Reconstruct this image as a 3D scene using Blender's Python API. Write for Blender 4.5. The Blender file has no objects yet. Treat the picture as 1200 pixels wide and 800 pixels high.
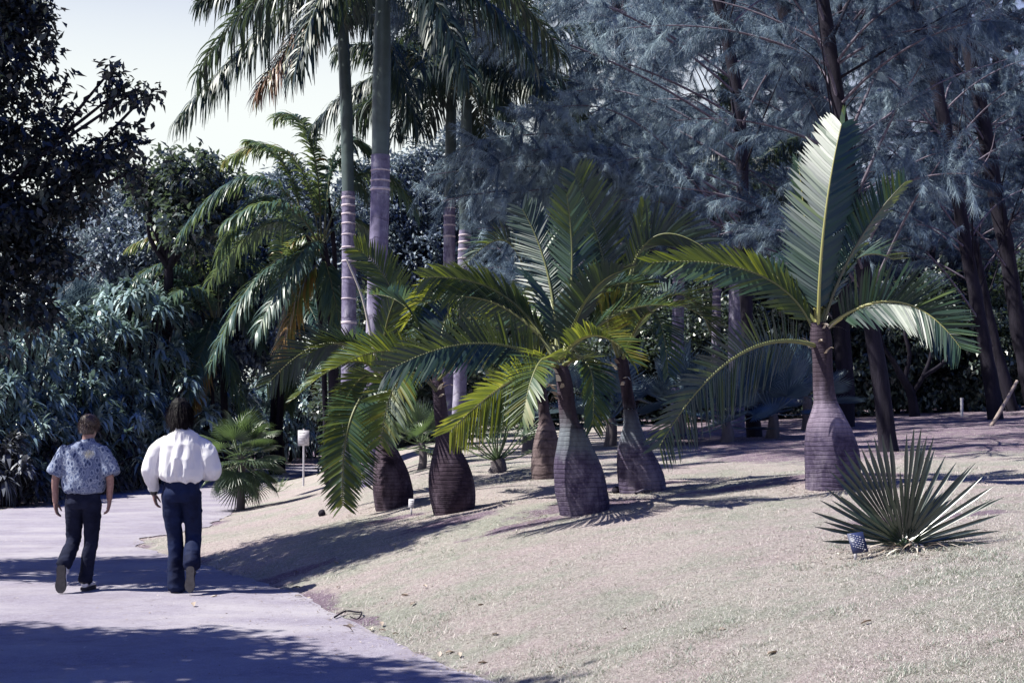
import bpy, bmesh, math
import numpy as np
from mathutils import Vector

R = math.radians
scene = bpy.context.scene
col = scene.collection

# ------------------------------------------------------------------ camera
FPX = 1667.0
PITCH = math.atan(100.0 / FPX)
CAMZ = 1.6
cam_d = bpy.data.cameras.new('camera')
cam_d.sensor_width = 36.0
cam_d.lens = 36.0 * FPX / 1200.0
cam_d.clip_start = 0.1
cam_d.clip_end = 3000.0
cam = bpy.data.objects.new('camera', cam_d)
col.objects.link(cam)
cam.location = (0, 0, CAMZ)
cam.rotation_euler = (math.pi / 2 + PITCH, 0, 0)
scene.camera = cam

# ------------------------------------------------------------------ light
SUN_EL, SUN_AZ = R(55.0), R(-9.0)          # sun high on the left, a little to the viewer's side
to_sun = Vector((-math.cos(SUN_EL) * math.cos(SUN_AZ), math.cos(SUN_EL) * math.sin(SUN_AZ), math.sin(SUN_EL)))
world = bpy.data.worlds.new('World')
scene.world = world
world.use_nodes = True
wn = world.node_tree
wn.nodes.clear()
sky = wn.nodes.new('ShaderNodeTexSky')
sky.sky_type = 'NISHITA'
sky.sun_disc = False
sky.sun_elevation = SUN_EL
sky.sun_rotation = math.atan2(to_sun.x, to_sun.y)
sky.air_density = 1.0
sky.dust_density = 0.6
sky.ozone_density = 10.0
bg = wn.nodes.new('ShaderNodeBackground')
bg.inputs['Strength'].default_value = 0.066
wo = wn.nodes.new('ShaderNodeOutputWorld')
# humid haze: the sky is white low down, all the way round, and clears to blue overhead
tc = wn.nodes.new('ShaderNodeTexCoord')
sx = wn.nodes.new('ShaderNodeSeparateXYZ'); wn.links.new(tc.outputs['Generated'], sx.inputs[0])
mr = wn.nodes.new('ShaderNodeMapRange'); mr.interpolation_type = 'SMOOTHSTEP'
mr.inputs['From Min'].default_value = math.sin(R(12)); mr.inputs['From Max'].default_value = math.sin(R(27))
mr.inputs['To Min'].default_value = 0.97; mr.inputs['To Max'].default_value = 0.0
wn.links.new(sx.outputs['Z'], mr.inputs['Value'])
hz = wn.nodes.new('ShaderNodeMix'); hz.data_type = 'RGBA'
ma = wn.nodes.new('ShaderNodeMapRange'); ma.interpolation_type = 'SMOOTHSTEP'
ma.inputs['From Min'].default_value = 0.55; ma.inputs['From Max'].default_value = -0.10
ma.inputs['To Min'].default_value = 0.30; ma.inputs['To Max'].default_value = 1.0
wn.links.new(sx.outputs['X'], ma.inputs['Value'])
mm = wn.nodes.new('ShaderNodeMath'); mm.operation = 'MULTIPLY'
wn.links.new(mr.outputs[0], mm.inputs[0]); wn.links.new(ma.outputs[0], mm.inputs[1])
wn.links.new(mm.outputs[0], hz.inputs[0]); hs = wn.nodes.new('ShaderNodeHueSaturation'); hs.inputs['Saturation'].default_value = 1.35; hs.inputs['Hue'].default_value = 0.525
wn.links.new(sky.outputs[0], hs.inputs['Color']); wn.links.new(hs.outputs[0], hz.inputs[6])
hz.inputs[7].default_value = (7.0, 7.35, 7.1, 1)
wn.links.new(hz.outputs[2], bg.inputs['Color'])
wn.links.new(bg.outputs[0], wo.inputs['Surface'])

sun_d = bpy.data.lights.new('sun', 'SUN')
sun_d.energy = 5.0
sun_d.angle = R(0.5)
sun_d.color = (1.0, 0.975, 0.87)
sun = bpy.data.objects.new('sun', sun_d)
col.objects.link(sun)
sun.rotation_euler = to_sun.to_track_quat('Z', 'Y').to_euler()

vs = scene.view_settings
vs.view_transform = 'Standard'
vs.look = 'None'
vs.gamma = 1.0
vs.use_curve_mapping = False
vs.exposure = 1.08

# ------------------------------------------------------------------ small maths
def nrm(a):
    return a / np.maximum(np.linalg.norm(a, axis=-1, keepdims=True), 1e-9)

def rng(seed):
    return np.random.default_rng(seed)

def _hash(i, j, k):
    h = (i * 374761393 + j * 668265263 + k * 1274126177) & 0xFFFFFFFF
    h = ((h ^ (h >> 13)) * 1103515245) & 0xFFFFFFFF
    return ((h ^ (h >> 16)) & 0xFFFF) / 65535.0

def noise3(p):
    p = np.asarray(p, float)
    f = np.floor(p).astype(np.int64)
    t = p - f
    t = t * t * (3 - 2 * t)
    out = 0
    for dx in (0, 1):
        wx = t[..., 0] if dx else 1 - t[..., 0]
        for dy in (0, 1):
            wy = t[..., 1] if dy else 1 - t[..., 1]
            for dz in (0, 1):
                wz = t[..., 2] if dz else 1 - t[..., 2]
                out = out + wx * wy * wz * _hash(f[..., 0] + dx, f[..., 1] + dy, f[..., 2] + dz)
    return out * 2 - 1

def noise2(x, y, s=1.0, seed=0):
    x = np.asarray(x, float); y = np.asarray(y, float)
    return noise3(np.stack([x * s, y * s, np.full_like(x, seed + 0.5)], -1))

def smooth(a, b, x):
    t = np.clip((np.asarray(x, float) - a) / (b - a), 0, 1)
    return t * t * (3 - 2 * t)

# ------------------------------------------------------------------ terrain
EDGE = np.array([(2.2, -20), (1.2, 3), (0.45, 7), (-0.107, 8.9), (-1.07, 11.1), (-2.05, 13.7), (-3.6, 16.6), (-5.05, 19.2), (-5.3, 20.5),
                 (-4.9, 23), (-5.3, 27), (-6.1, 33), (-6.9, 41), (-6.7, 50), (-4.5, 56), (4, 60), (20, 63), (60, 66), (400, 70), (620, 1300)], float)
LEFT = np.array([(-7.0, -20), (-9.0, 8), (-10.0, 16), (-10.2, 24), (-9.9, 27.5), (-9.9, 31), (-9.7, 36), (-10.0, 42), (-10.4, 52), (-8.5, 61), (0, 66), (16, 69), (60, 73), (400, 78), (610, 1300)], float)

def xe(y): return np.interp(y, EDGE[:, 1], EDGE[:, 0])
def xl(y): return np.interp(y, LEFT[:, 1], LEFT[:, 0])

def edge_dist(x, y):
    x = np.asarray(x, float); y = np.asarray(y, float)
    best = np.full(np.broadcast(x, y).shape, 1e9)
    for a, b in zip(EDGE[:-1], EDGE[1:]):
        d = b - a
        t = np.clip(((x - a[0]) * d[0] + (y - a[1]) * d[1]) / d.dot(d), 0, 1)
        q = np.hypot(x - a[0] - t * d[0], y - a[1] - t * d[1])
        best = np.minimum(best, q)
    return np.where(x > xe(y), best, -best)

MOUNDS = [(3.42, 15.4, 0.10, 1.0), (0.72, 14.9, 0.05, 0.8)]

def gz(x, y):
    x = np.asarray(x, float); y = np.asarray(y, float)
    d = edge_dist(x, y)
    dp = np.maximum(d - 0.07, 0)
    rise = 0.76 * (1 - np.exp(-(dp / 1.9) ** 1.25))
    rise = rise * (0.45 + 0.55 * smooth(19.5, 15.5, y) + 0.55 * smooth(0.8, 4.0, dp) * smooth(15.5, 19.5, y))
    z = rise + 0.046 * np.minimum(dp, 30) + 0.022 * np.clip(y - 18, 0, 40) * smooth(0.5, 5, dp)
    far = smooth(45, 90, y)
    z = z * (1 - 0.25 * far)
    z = z + smooth(0.05, 0.8, dp) * (0.03 * noise2(x, y, 0.9, 3) + 0.014 * noise2(x, y, 3.1, 5))
    for mx, my, h, r in MOUNDS:
        z = z + h * np.exp(-((x - mx) ** 2 + (y - my) ** 2) / (r * r))
    # the planting bed on the far left is a touch above the path
    bl = np.maximum(xl(y) - x, 0)
    z = z + 0.25 * smooth(0, 2.5, bl)
    return z

def ray(u, v):
    a = (u - 600.0) / FPX
    b = (400.0 - v) / FPX
    c, s = math.cos(PITCH), math.sin(PITCH)
    return np.array([a, c - b * s, s + b * c])

def P(u, v, Y):
    """world point at distance Y along the view axis that the photo shows at pixel u, v"""
    d = ray(u, v)
    t = Y / d[1]
    return np.array([d[0] * t, Y, CAMZ + d[2] * t])

def G(u, v):
    """the ground point the photo shows at pixel u, v"""
    d = ray(u, v)
    ys = np.linspace(4, 120, 3000)
    pts = d[None] * (ys / d[1])[:, None]
    z = CAMZ + pts[:, 2]
    g = gz(pts[:, 0], ys)
    i = int(np.argmax(z < g))
    p = pts[i].copy(); p[2] = g[i]
    return p

# ------------------------------------------------------------------ mesh building (vectorised)
def np_mesh(name, V, Q, tint=None, smooth_shade=True, extra=None):
    V = np.asarray(V, np.float32); Q = np.asarray(Q, np.int32)
    k = Q.shape[1]
    me = bpy.data.meshes.new(name)
    me.vertices.add(len(V)); me.vertices.foreach_set('co', V.ravel())
    me.loops.add(Q.size); me.loops.foreach_set('vertex_index', Q.ravel())
    me.polygons.add(len(Q))
    me.polygons.foreach_set('loop_start', np.arange(0, Q.size, k, dtype=np.int32))
    if smooth_shade:
        me.polygons.foreach_set('use_smooth', np.ones(len(Q), bool))
    if tint is not None:
        at = me.attributes.new('tint', 'FLOAT', 'POINT')
        at.data.foreach_set('value', np.asarray(tint, np.float32))
    for nm, arr in (extra or {}).items():
        at = me.attributes.new(nm, 'FLOAT', 'POINT')
        at.data.foreach_set('value', np.asarray(arr, np.float32))
    me.update(calc_edges=True)
    return me

class MB:
    def __init__(self):
        self.V, self.Q, self.T, self.n = [], [], [], 0
    def add(self, V, Q, tint=0.5):
        V = np.asarray(V, float)
        self.V.append(V); self.Q.append(np.asarray(Q, np.int64) + self.n)
        self.T.append(np.broadcast_to(np.asarray(tint, float), (len(V),)).copy())
        self.n += len(V)
        return self
    def mesh(self, name, smooth_shade=True):
        return np_mesh(name, np.concatenate(self.V), np.concatenate(self.Q), np.concatenate(self.T), smooth_shade)
    def build(self, name, mat, parent=None, smooth_shade=True):
        return link(name, self.mesh(name, smooth_shade), mat, parent)

def link(name, me, mat, parent=None):
    o = bpy.data.objects.new(name, me)
    if mat is not None and len(me.materials) == 0:
        me.materials.append(mat)
    col.objects.link(o)
    if parent is not None:
        o.parent = parent
        o.matrix_parent_inverse = world_inv(parent)
    return o

def world_mat(o):
    m = o.matrix_basis.copy()
    if o.parent is not None:
        m = world_mat(o.parent) @ o.matrix_parent_inverse @ m
    return m

def world_inv(o):
    return world_mat(o).inverted()

def empty(name, loc, label, cat, group=None, rz=0.0):
    o = bpy.data.objects.new(name, None)
    o.empty_display_size = 0.2
    col.objects.link(o)
    o.location = [float(c) for c in loc]
    o.rotation_euler = (0, 0, rz)
    return tag(o, label, cat, group)

def tag(o, label=None, cat=None, group=None, kind=None):
    if label: o['label'] = label
    if cat: o['category'] = cat
    if group: o['group'] = group
    if kind: o['kind'] = kind
    return o

def copy_tree(o, parent=None):
    c = o.copy(); col.objects.link(c)
    if parent is not None:
        c.parent = parent
        c.matrix_parent_inverse = o.matrix_parent_inverse.copy()
    for ch in o.children:
        copy_tree(ch, c)
    return c

def strips(mb, B, D, W, L, w, droop=0.0, prof=(0.55, 1.0, 0.75, 0.06), tint=0.5, fold=0.0):
    """n thin blades: base B, direction D, width direction W, length L, width w, sagging under gravity"""
    B = np.asarray(B, float); n = len(B)
    if n == 0: return
    D = np.broadcast_to(D, (n, 3)); W = np.broadcast_to(W, (n, 3))
    L = np.broadcast_to(np.asarray(L, float), (n,)); w = np.broadcast_to(np.asarray(w, float), (n,))
    dr = np.broadcast_to(np.asarray(droop, float), (n,)); tint = np.broadcast_to(np.asarray(tint, float), (n,))
    k = len(prof)
    s = np.linspace(0, 1, k)
    c = B[:, None] + D[:, None] * (L[:, None] * s)[..., None]
    sag = dr[:, None] * L[:, None] * s ** 2
    c = c.copy(); c[..., 2] -= sag
    # keep the length: pull the tip back a little when it droops
    c[..., 0] -= D[:, None, 0] * sag * 0.35; c[..., 1] -= D[:, None, 1] * sag * 0.35
    h = (w[:, None] * 0.5 * np.asarray(prof))[..., None] * W[:, None]
    V = np.stack([c - h, c + h], 2).reshape(-1, 3)
    i = np.arange(k - 1)
    q = np.stack([2 * i, 2 * i + 1, 2 * i + 3, 2 * i + 2], 1)
    Q = (np.arange(n) * 2 * k)[:, None, None] + q[None]
    mb.add(V, Q.reshape(-1, 4), np.repeat(tint, 2 * k))

def leaves(mb, B, D, N, L, w, tint=0.5, fold=0.25):
    """n broad leaves, one folded quad each"""
    n = len(B)
    if n == 0: return
    D = nrm(np.broadcast_to(D, (n, 3))); S = nrm(np.cross(D, N)); U = np.cross(S, D)
    L = np.broadcast_to(L, (n,))[:, None]; w = np.broadcast_to(w, (n,))[:, None]
    mid = B + D * L * 0.45
    V = np.stack([B, mid - S * w * 0.5 + U * w * fold, B + D * L - U * w * fold * 0.6, mid + S * w * 0.5 + U * w * fold], 1).reshape(-1, 3)
    Q = np.arange(4 * n).reshape(n, 4)
    mb.add(V, Q, np.repeat(np.broadcast_to(tint, (n,)), 4))

def tube(mb, pts, rad, k=8, tint=0.5, ridge=0.0, seed=0):
    pts = np.asarray(pts, float); n = len(pts)
    rad = np.broadcast_to(np.asarray(rad, float), (n,))
    T = nrm(np.gradient(pts, axis=0))
    ref = np.array([0.0, 1.0, 0.0]) if abs(T[0][1]) < 0.8 else np.array([1.0, 0, 0])
    A = nrm(np.cross(T, ref)); Bv = np.cross(T, A)
    a = np.arange(k) * 2 * math.pi / k
    r = rad[:, None] * np.ones(k)
    V = pts[:, None] + r[..., None] * (A[:, None] * np.cos(a)[None, :, None] + Bv[:, None] * np.sin(a)[None, :, None])
    if ridge:
        nn = noise3(np.stack([V[..., 0] * 9 + seed, V[..., 1] * 9, V[..., 2] * 2.2], -1))
        V = V + ridge * nn[..., None] * (V - pts[:, None])
    i = np.arange(n - 1)[:, None] * k; j = np.arange(k)[None]; jn = (j + 1) % k
    Q = np.stack([i + j, i + jn, i + k + jn, i + k + j], -1).reshape(-1, 4)
    mb.add(V.reshape(-1, 3), Q, tint)

def bez(p0, pm, p1, t):
    """quadratic curve through p0, pm (half way) and p1"""
    p0, pm, p1 = (np.asarray(a, float) for a in (p0, pm, p1))
    c = 2 * pm - 0.5 * (p0 + p1)
    t = np.asarray(t, float)[:, None]
    return (1 - t) ** 2 * p0 + 2 * t * (1 - t) * c + t ** 2 * p1

def polyline(pts, n):
    pts = np.asarray(pts, float)
    m = len(pts)
    t = np.linspace(0, m - 1, n)
    # catmull-rom
    out = []
    ext = np.vstack([2 * pts[0] - pts[1], pts, 2 * pts[-1] - pts[-2]])
    for tt in t:
        i = min(int(tt), m - 2); f = tt - i
        a, b, c, d = ext[i], ext[i + 1], ext[i + 2], ext[i + 3]
        out.append(0.5 * (2 * b + (c - a) * f + (2 * a - 5 * b + 4 * c - d) * f * f + (3 * b - a - 3 * c + d) * f ** 3))
    return np.array(out)

# ------------------------------------------------------------------ materials
class NT:
    def __init__(self, name):
        self.m = bpy.data.materials.new(name); self.m.use_nodes = True
        self.t = self.m.node_tree; self.t.nodes.clear()
        self.out = self.n('ShaderNodeOutputMaterial')
    def n(self, typ, **kw):
        o = self.t.nodes.new(typ)
        for k, v in kw.items():
            if k in o.inputs: o.inputs[k].default_value = v
            else: setattr(o, k, v)
        return o
    def l(self, a, b): self.t.links.new(a, b)
    def ramp(self, fac, stops, interp='LINEAR'):
        r = self.n('ShaderNodeValToRGB'); r.color_ramp.interpolation = interp
        e = r.color_ramp.elements
        while len(e) < len(stops): e.new(0.5)
        for q, (p, c) in zip(e, stops):
            q.position = p; q.color = (*c, 1) if len(c) == 3 else c
        if fac is not None: self.l(fac, r.inputs[0])
        return r.outputs[0]
    def noise(self, scale, detail=4, rough=0.6, vec=None, dist=0.0):
        o = self.n('ShaderNodeTexNoise'); o.inputs['Scale'].default_value = scale; o.inputs['Detail'].default_value = detail
        o.inputs['Roughness'].default_value = rough; o.inputs['Distortion'].default_value = dist
        if vec is not None: self.l(vec, o.inputs['Vector'])
        return o.outputs['Fac']
    def math(self, op, a, b=None, clamp=False):
        o = self.n('ShaderNodeMath', operation=op, use_clamp=clamp)
        for i, q in enumerate((a, b)):
            if q is None: continue
            if isinstance(q, (int, float)): o.inputs[i].default_value = q
            else: self.l(q, o.inputs[i])
        return o.outputs[0]
    def mix(self, fac, a, b, blend='MIX'):
        o = self.n('ShaderNodeMix', data_type='RGBA', blend_type=blend)
        for i, q in ((0, fac), (6, a), (7, b)):
            if isinstance(q, (int, float)): o.inputs[i].default_value = q
            elif isinstance(q, tuple): o.inputs[i].default_value = (*q, 1)
            else: self.l(q, o.inputs[i])
        return o.outputs[2]
    def bump(self, h, strength=0.5, dist=0.02):
        o = self.n('ShaderNodeBump'); o.inputs['Strength'].default_value = strength; o.inputs['Distance'].default_value = dist
        self.l(h, o.inputs['Height']); return o.outputs[0]
    def attr(self, name='tint'):
        return self.n('ShaderNodeAttribute', attribute_name=name).outputs['Fac']
    def obj(self): return self.n('ShaderNodeTexCoord').outputs['Object']
    def pos(self): return self.n('ShaderNodeNewGeometry').outputs['Position']
    def scale(self, vec, xyz):
        o = self.n('ShaderNodeMapping'); o.inputs['Scale'].default_value = xyz; self.l(vec, o.inputs['Vector']); return o.outputs[0]
    def principled(self, colr, rough=0.7, spec=0.5, normal=None):
        p = self.n('ShaderNodeBsdfPrincipled')
        if isinstance(colr, tuple): p.inputs['Base Color'].default_value = (*colr, 1)
        else: self.l(colr, p.inputs['Base Color'])
        if isinstance(rough, (int, float)): p.inputs['Roughness'].default_value = rough
        else: self.l(rough, p.inputs['Roughness'])
        p.inputs['Specular IOR Level'].default_value = spec
        if normal is not None: self.l(normal, p.inputs['Normal'])
        return p.outputs[0]
    def done(self, sh):
        self.l(sh, self.out.inputs['Surface']); return self.m

def leaf_mat(name, stops, rough=0.4, spec=0.5, transl=0.35, tcol=(0.30, 0.34, 0.05), vary=0.25, nscale=6.0, tpow=0):
    m = NT(name)
    t = m.attr('tint')
    n = m.noise(nscale, 3, 0.6, m.obj())
    f = m.math('ADD', t, m.math('MULTIPLY', m.math('SUBTRACT', n, 0.5), vary), True)
    c = m.ramp(f, stops)
    p = m.principled(c, rough, spec)
    tr = m.n('ShaderNodeBsdfTranslucent')
    m.l(m.mix(0.6, c, tcol), tr.inputs['Color'])
    mx = m.n('ShaderNodeMixShader'); mx.inputs[0].default_value = transl
    if tpow: m.l(m.math('MULTIPLY', m.math('POWER', f, tpow), transl), mx.inputs[0])
    m.l(p, mx.inputs[1]); m.l(tr.outputs[0], mx.inputs[2])
    return m.done(mx.outputs[0])

def bark_mat(name, c0, c1, scale=8.0, stretch=(1, 1, 0.25), bump=0.6, rough=0.9):
    m = NT(name)
    v = m.scale(m.obj(), stretch)
    n = m.noise(scale, 6, 0.65, v, 0.6)
    n2 = m.noise(1.7, 3, 0.5, m.obj())
    c = m.ramp(m.math('ADD', m.math('MULTIPLY', n, 0.75), m.math('MULTIPLY', n2, 0.25)), [(0.32, c0), (0.7, c1)])
    return m.done(m.principled(c, rough, 0.2, m.bump(n, bump, 0.03)))

def plain_mat(name, c, rough=0.6, spec=0.4, vary=0.12, scale=30.0):
    m = NT(name)
    n = m.noise(scale, 4, 0.6, m.obj())
    k = m.ramp(n, [(0.3, tuple(max(0, x * (1 - vary)) for x in c)), (0.7, tuple(min(1, x * (1 + vary)) for x in c))])
    return m.done(m.principled(k, rough, spec, m.bump(n, 0.15, 0.003)))

M = {}
# bottle palm leaves: deep green, fresh green, yellow-green, tan
M['bottle_leaf'] = leaf_mat('bottle_leaf', [(0.0, (0.012, 0.028, 0.030)), (0.4, (0.026, 0.062, 0.034)), (0.65, (0.075, 0.110, 0.020)), (0.85, (0.20, 0.18, 0.04)), (1.0, (0.24, 0.15, 0.07))],
                            rough=0.46, spec=0.5, transl=0.72, tcol=(0.29, 0.33, 0.03), vary=0.35, nscale=3.0, tpow=1.5)
M['rachis'] = leaf_mat('rachis', [(0.0, (0.06, 0.06, 0.05)), (0.5, (0.16, 0.17, 0.06)), (1.0, (0.34, 0.32, 0.12))], rough=0.45, transl=0.05, vary=0.3)
M['royal_leaf'] = leaf_mat('royal_leaf', [(0.0, (0.010, 0.020, 0.026)), (0.5, (0.022, 0.044, 0.036)), (0.85, (0.10, 0.12, 0.04)), (1.0, (0.26, 0.14, 0.10))],
                           rough=0.42, transl=0.25, tcol=(0.12, 0.17, 0.06), vary=0.3, nscale=2.0)
M['feather_leaf'] = leaf_mat('feather_leaf', [(0.0, (0.020, 0.046, 0.058)), (0.5, (0.052, 0.104, 0.090)), (0.85, (0.15, 0.20, 0.06)), (1.0, (0.30, 0.17, 0.06))],
                             rough=0.38, transl=0.3, tcol=(0.30, 0.38, 0.10), vary=0.3, nscale=2.0)
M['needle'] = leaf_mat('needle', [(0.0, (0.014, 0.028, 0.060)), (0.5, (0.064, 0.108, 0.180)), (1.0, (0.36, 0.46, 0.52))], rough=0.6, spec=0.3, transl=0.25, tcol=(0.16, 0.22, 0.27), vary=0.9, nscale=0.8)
M['blue_fan'] = leaf_mat('blue_fan', [(0.0, (0.036, 0.070, 0.115)), (0.6, (0.085, 0.145, 0.200)), (1.0, (0.22, 0.25, 0.21))], rough=0.45, transl=0.2, tcol=(0.16, 0.22, 0.24), vary=0.3)
M['green_fan'] = leaf_mat('green_fan', [(0.0, (0.030, 0.050, 0.042)), (0.6, (0.070, 0.105, 0.070)), (1.0, (0.18, 0.24, 0.09))], rough=0.35, spec=0.6, transl=0.25, tcol=(0.22, 0.34, 0.08), vary=0.3)
M['shrub_leaf'] = leaf_mat('shrub_leaf', [(0.0, (0.034, 0.060, 0.080)), (0.5, (0.20, 0.29, 0.31)), (1.0, (0.46, 0.58, 0.58))], rough=0.33, spec=1.0, transl=0.2, tcol=(0.18, 0.28, 0.14), vary=0.35, nscale=1.5)
M['dark_leaf'] = leaf_mat('dark_leaf', [(0.0, (0.014, 0.018, 0.030)), (0.6, (0.026, 0.034, 0.044)), (1.0, (0.07, 0.09, 0.07))], rough=0.4, transl=0.12, tcol=(0.08, 0.12, 0.05), vary=0.3, nscale=1.5)  # near-black violet: the shade on backlit undersides is put into the leaf colour
M['far_leaf'] = leaf_mat('far_leaf', [(0.0, (0.040, 0.056, 0.100)), (0.5, (0.110, 0.148, 0.215)), (1.0, (0.28, 0.34, 0.39))], rough=0.5, transl=0.2, tcol=(0.12, 0.17, 0.15), vary=0.4, nscale=0.6)  # blue haze of distance put into the leaf colour
M['under_leaf'] = leaf_mat('under_leaf', [(0.0, (0.018, 0.027, 0.038)), (0.5, (0.046, 0.066, 0.072)), (1.0, (0.17, 0.21, 0.18))], rough=0.33, spec=0.8, transl=0.2, tcol=(0.18, 0.26, 0.10), vary=0.4, nscale=0.9)
M['shaded_skirt_leaf'] = leaf_mat('shaded_skirt_leaf', [(0.0, (0.022, 0.024, 0.036)), (0.5, (0.050, 0.056, 0.070)), (1.0, (0.16, 0.17, 0.20))], rough=0.4, spec=0.7, transl=0.1, tcol=(0.10, 0.12, 0.08), vary=0.4, nscale=1.5)  # old hanging leaves, with the overhang's shade put into their colour
M['sword_leaf'] = leaf_mat('sword_leaf', [(0.0, (0.012, 0.020, 0.022)), (0.6, (0.026, 0.042, 0.034)), (1.0, (0.09, 0.13, 0.08))], rough=0.28, spec=0.8, transl=0.08, tcol=(0.10, 0.16, 0.04), vary=0.3)
M['dry_leaf'] = leaf_mat('dry_leaf', [(0.0, (0.09, 0.06, 0.055)), (0.5, (0.30, 0.24, 0.20)), (1.0, (0.72, 0.68, 0.62))], rough=0.7, transl=0.1, tcol=(0.3, 0.2, 0.1), vary=0.2)
M['dark_bark'] = bark_mat('dark_bark', (0.006, 0.005, 0.010), (0.026, 0.022, 0.036), 9.0)
M['grey_bark'] = bark_mat('grey_bark', (0.05, 0.042, 0.05), (0.16, 0.14, 0.15), 9.0)
M['twig'] = bark_mat('twig', (0.045, 0.036, 0.052), (0.21, 0.18, 0.23), 14.0)
M['stake_wood'] = bark_mat('stake_wood', (0.16, 0.12, 0.11), (0.36, 0.30, 0.28), 12.0)

def ringed_mat(name, base0, base1, ring, n_per_m, line_w=0.10, noise_sc=7.0, bump=0.5, lichen=None):
    """palm trunk with leaf-scar rings"""
    m = NT(name)
    o = m.obj()
    sep = m.n('ShaderNodeSeparateXYZ'); m.l(o, sep.inputs[0])
    n = m.noise(noise_sc, 5, 0.65, o, 0.4)
    big = m.noise(1.6, 3, 0.6, o)
    h = m.math('ADD', m.math('MULTIPLY', sep.outputs[2], n_per_m), m.math('ADD', m.math('MULTIPLY', m.math('SUBTRACT', big, 0.5), 1.2), m.math('MULTIPLY', m.math('SUBTRACT', n, 0.5), 0.9)))
    fr = m.math('FRACT', h)
    line = m.ramp(fr, [(0.0, (1, 1, 1)), (line_w, (1, 1, 1)), (line_w + 0.08, (0, 0, 0)), (1.0, (0, 0, 0))])
    c = m.ramp(n, [(0.3, base0), (0.7, base1)])
    if lichen:
        c = m.mix(m.ramp(m.noise(3.2, 5, 0.7, m.scale(o, (1, 1, 0.35))), [(0.52, (0, 0, 0)), (0.66, (1, 1, 1))]), c, lichen)
    c = m.mix(m.math('MULTIPLY', line, m.ramp(m.noise(5, 3, 0.6, o), [(0.35, (0.15,) * 3), (0.65, (0.9,) * 3)])), c, ring)
    hh = m.math('ADD', m.math('MULTIPLY', line, -0.6), m.math('MULTIPLY', n, 0.7))
    return m.done(m.principled(c, 0.85, 0.25, m.bump(hh, bump, 0.02)))

M['royal_trunk'] = ringed_mat('royal_trunk', (0.095, 0.083, 0.145), (0.225, 0.202, 0.310), (0.085, 0.072, 0.120), 3.1, 0.05, 6.0, 0.35, (0.36, 0.34, 0.42))
M['crownshaft'] = plain_mat('crownshaft', (0.058, 0.082, 0.082), 0.45, 0.5, 0.35, 2.5)
M['scar'] = plain_mat('scar', (0.50, 0.43, 0.48), 0.85, 0.2, 0.3, 14.0)
def bottle_mat(name, base0, base1, ring, lichen, collar0, collar1, neck0, neck1, n_per_m=22.0, bump=0.45):
    m = NT(name)
    o = m.obj()
    sep = m.n('ShaderNodeSeparateXYZ'); m.l(o, sep.inputs[0])
    n = m.noise(9.0, 6, 0.7, o, 0.5)
    big = m.noise(1.7, 4, 0.65, o)
    pos = m.math('ADD', m.math('MULTIPLY', sep.outputs[2], n_per_m), m.math('ADD', m.math('MULTIPLY', m.math('SUBTRACT', big, 0.5), 1.6), m.math('MULTIPLY', m.math('SUBTRACT', n, 0.5), 0.30)))
    fr = m.math('FRACT', pos)
    line = m.ramp(fr, [(0.0, (1, 1, 1)), (0.10, (1, 1, 1)), (0.24, (0, 0, 0)), (0.9, (0, 0, 0)), (1.0, (0.6, 0.6, 0.6))])
    patchy = m.ramp(m.noise(4.0, 4, 0.65, o), [(0.36, (0.03,) * 3), (0.70, (0.75,) * 3)])
    c = m.ramp(n, [(0.3, base0), (0.7, base1)])
    c = m.mix(m.ramp(m.noise(2.6, 6, 0.75, m.scale(o, (1, 1, 0.5))), [(0.50, (0, 0, 0)), (0.68, (0.9,) * 3)]), c, lichen)
    c = m.mix(m.ramp(m.noise(3.1, 5, 0.7, m.scale(o, (1.6, 1.6, 0.22))), [(0.56, (0, 0, 0)), (0.70, (0.45,) * 3)]), c, tuple(x * 0.6 for x in base0))
    ln = m.math('MULTIPLY', line, patchy)
    z = m.math('ADD', m.attr('tint'), m.math('MULTIPLY', m.math('SUBTRACT', m.noise(6.0, 5, 0.7, m.scale(o, (1, 1, 0.35))), 0.5), 0.30))
    streak = m.noise(7.0, 5, 0.7, m.scale(o, (1, 1, 0.10)))
    collar = m.ramp(streak, [(0.3, collar0), (0.7, collar1)])
    neck = m.ramp(streak, [(0.3, neck0), (0.7, neck1)])
    c = m.mix(ln, c, ring)
    c = m.mix(m.ramp(z, [(0.34, (0, 0, 0)), (0.47, (1, 1, 1))]), c, m.mix(m.math('MULTIPLY', ln, 0.35), collar, ring))
    c = m.mix(m.ramp(z, [(0.62, (0, 0, 0)), (0.76, (1, 1, 1))]), c, neck)
    hh = m.math('ADD', m.math('MULTIPLY', line, -0.5), m.math('ADD', m.math('MULTIPLY', n, 1.0), m.math('MULTIPLY', streak, 0.15)))
    return m.done(m.principled(c, 0.9, 0.12, m.bump(hh, bump, 0.02)))

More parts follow.
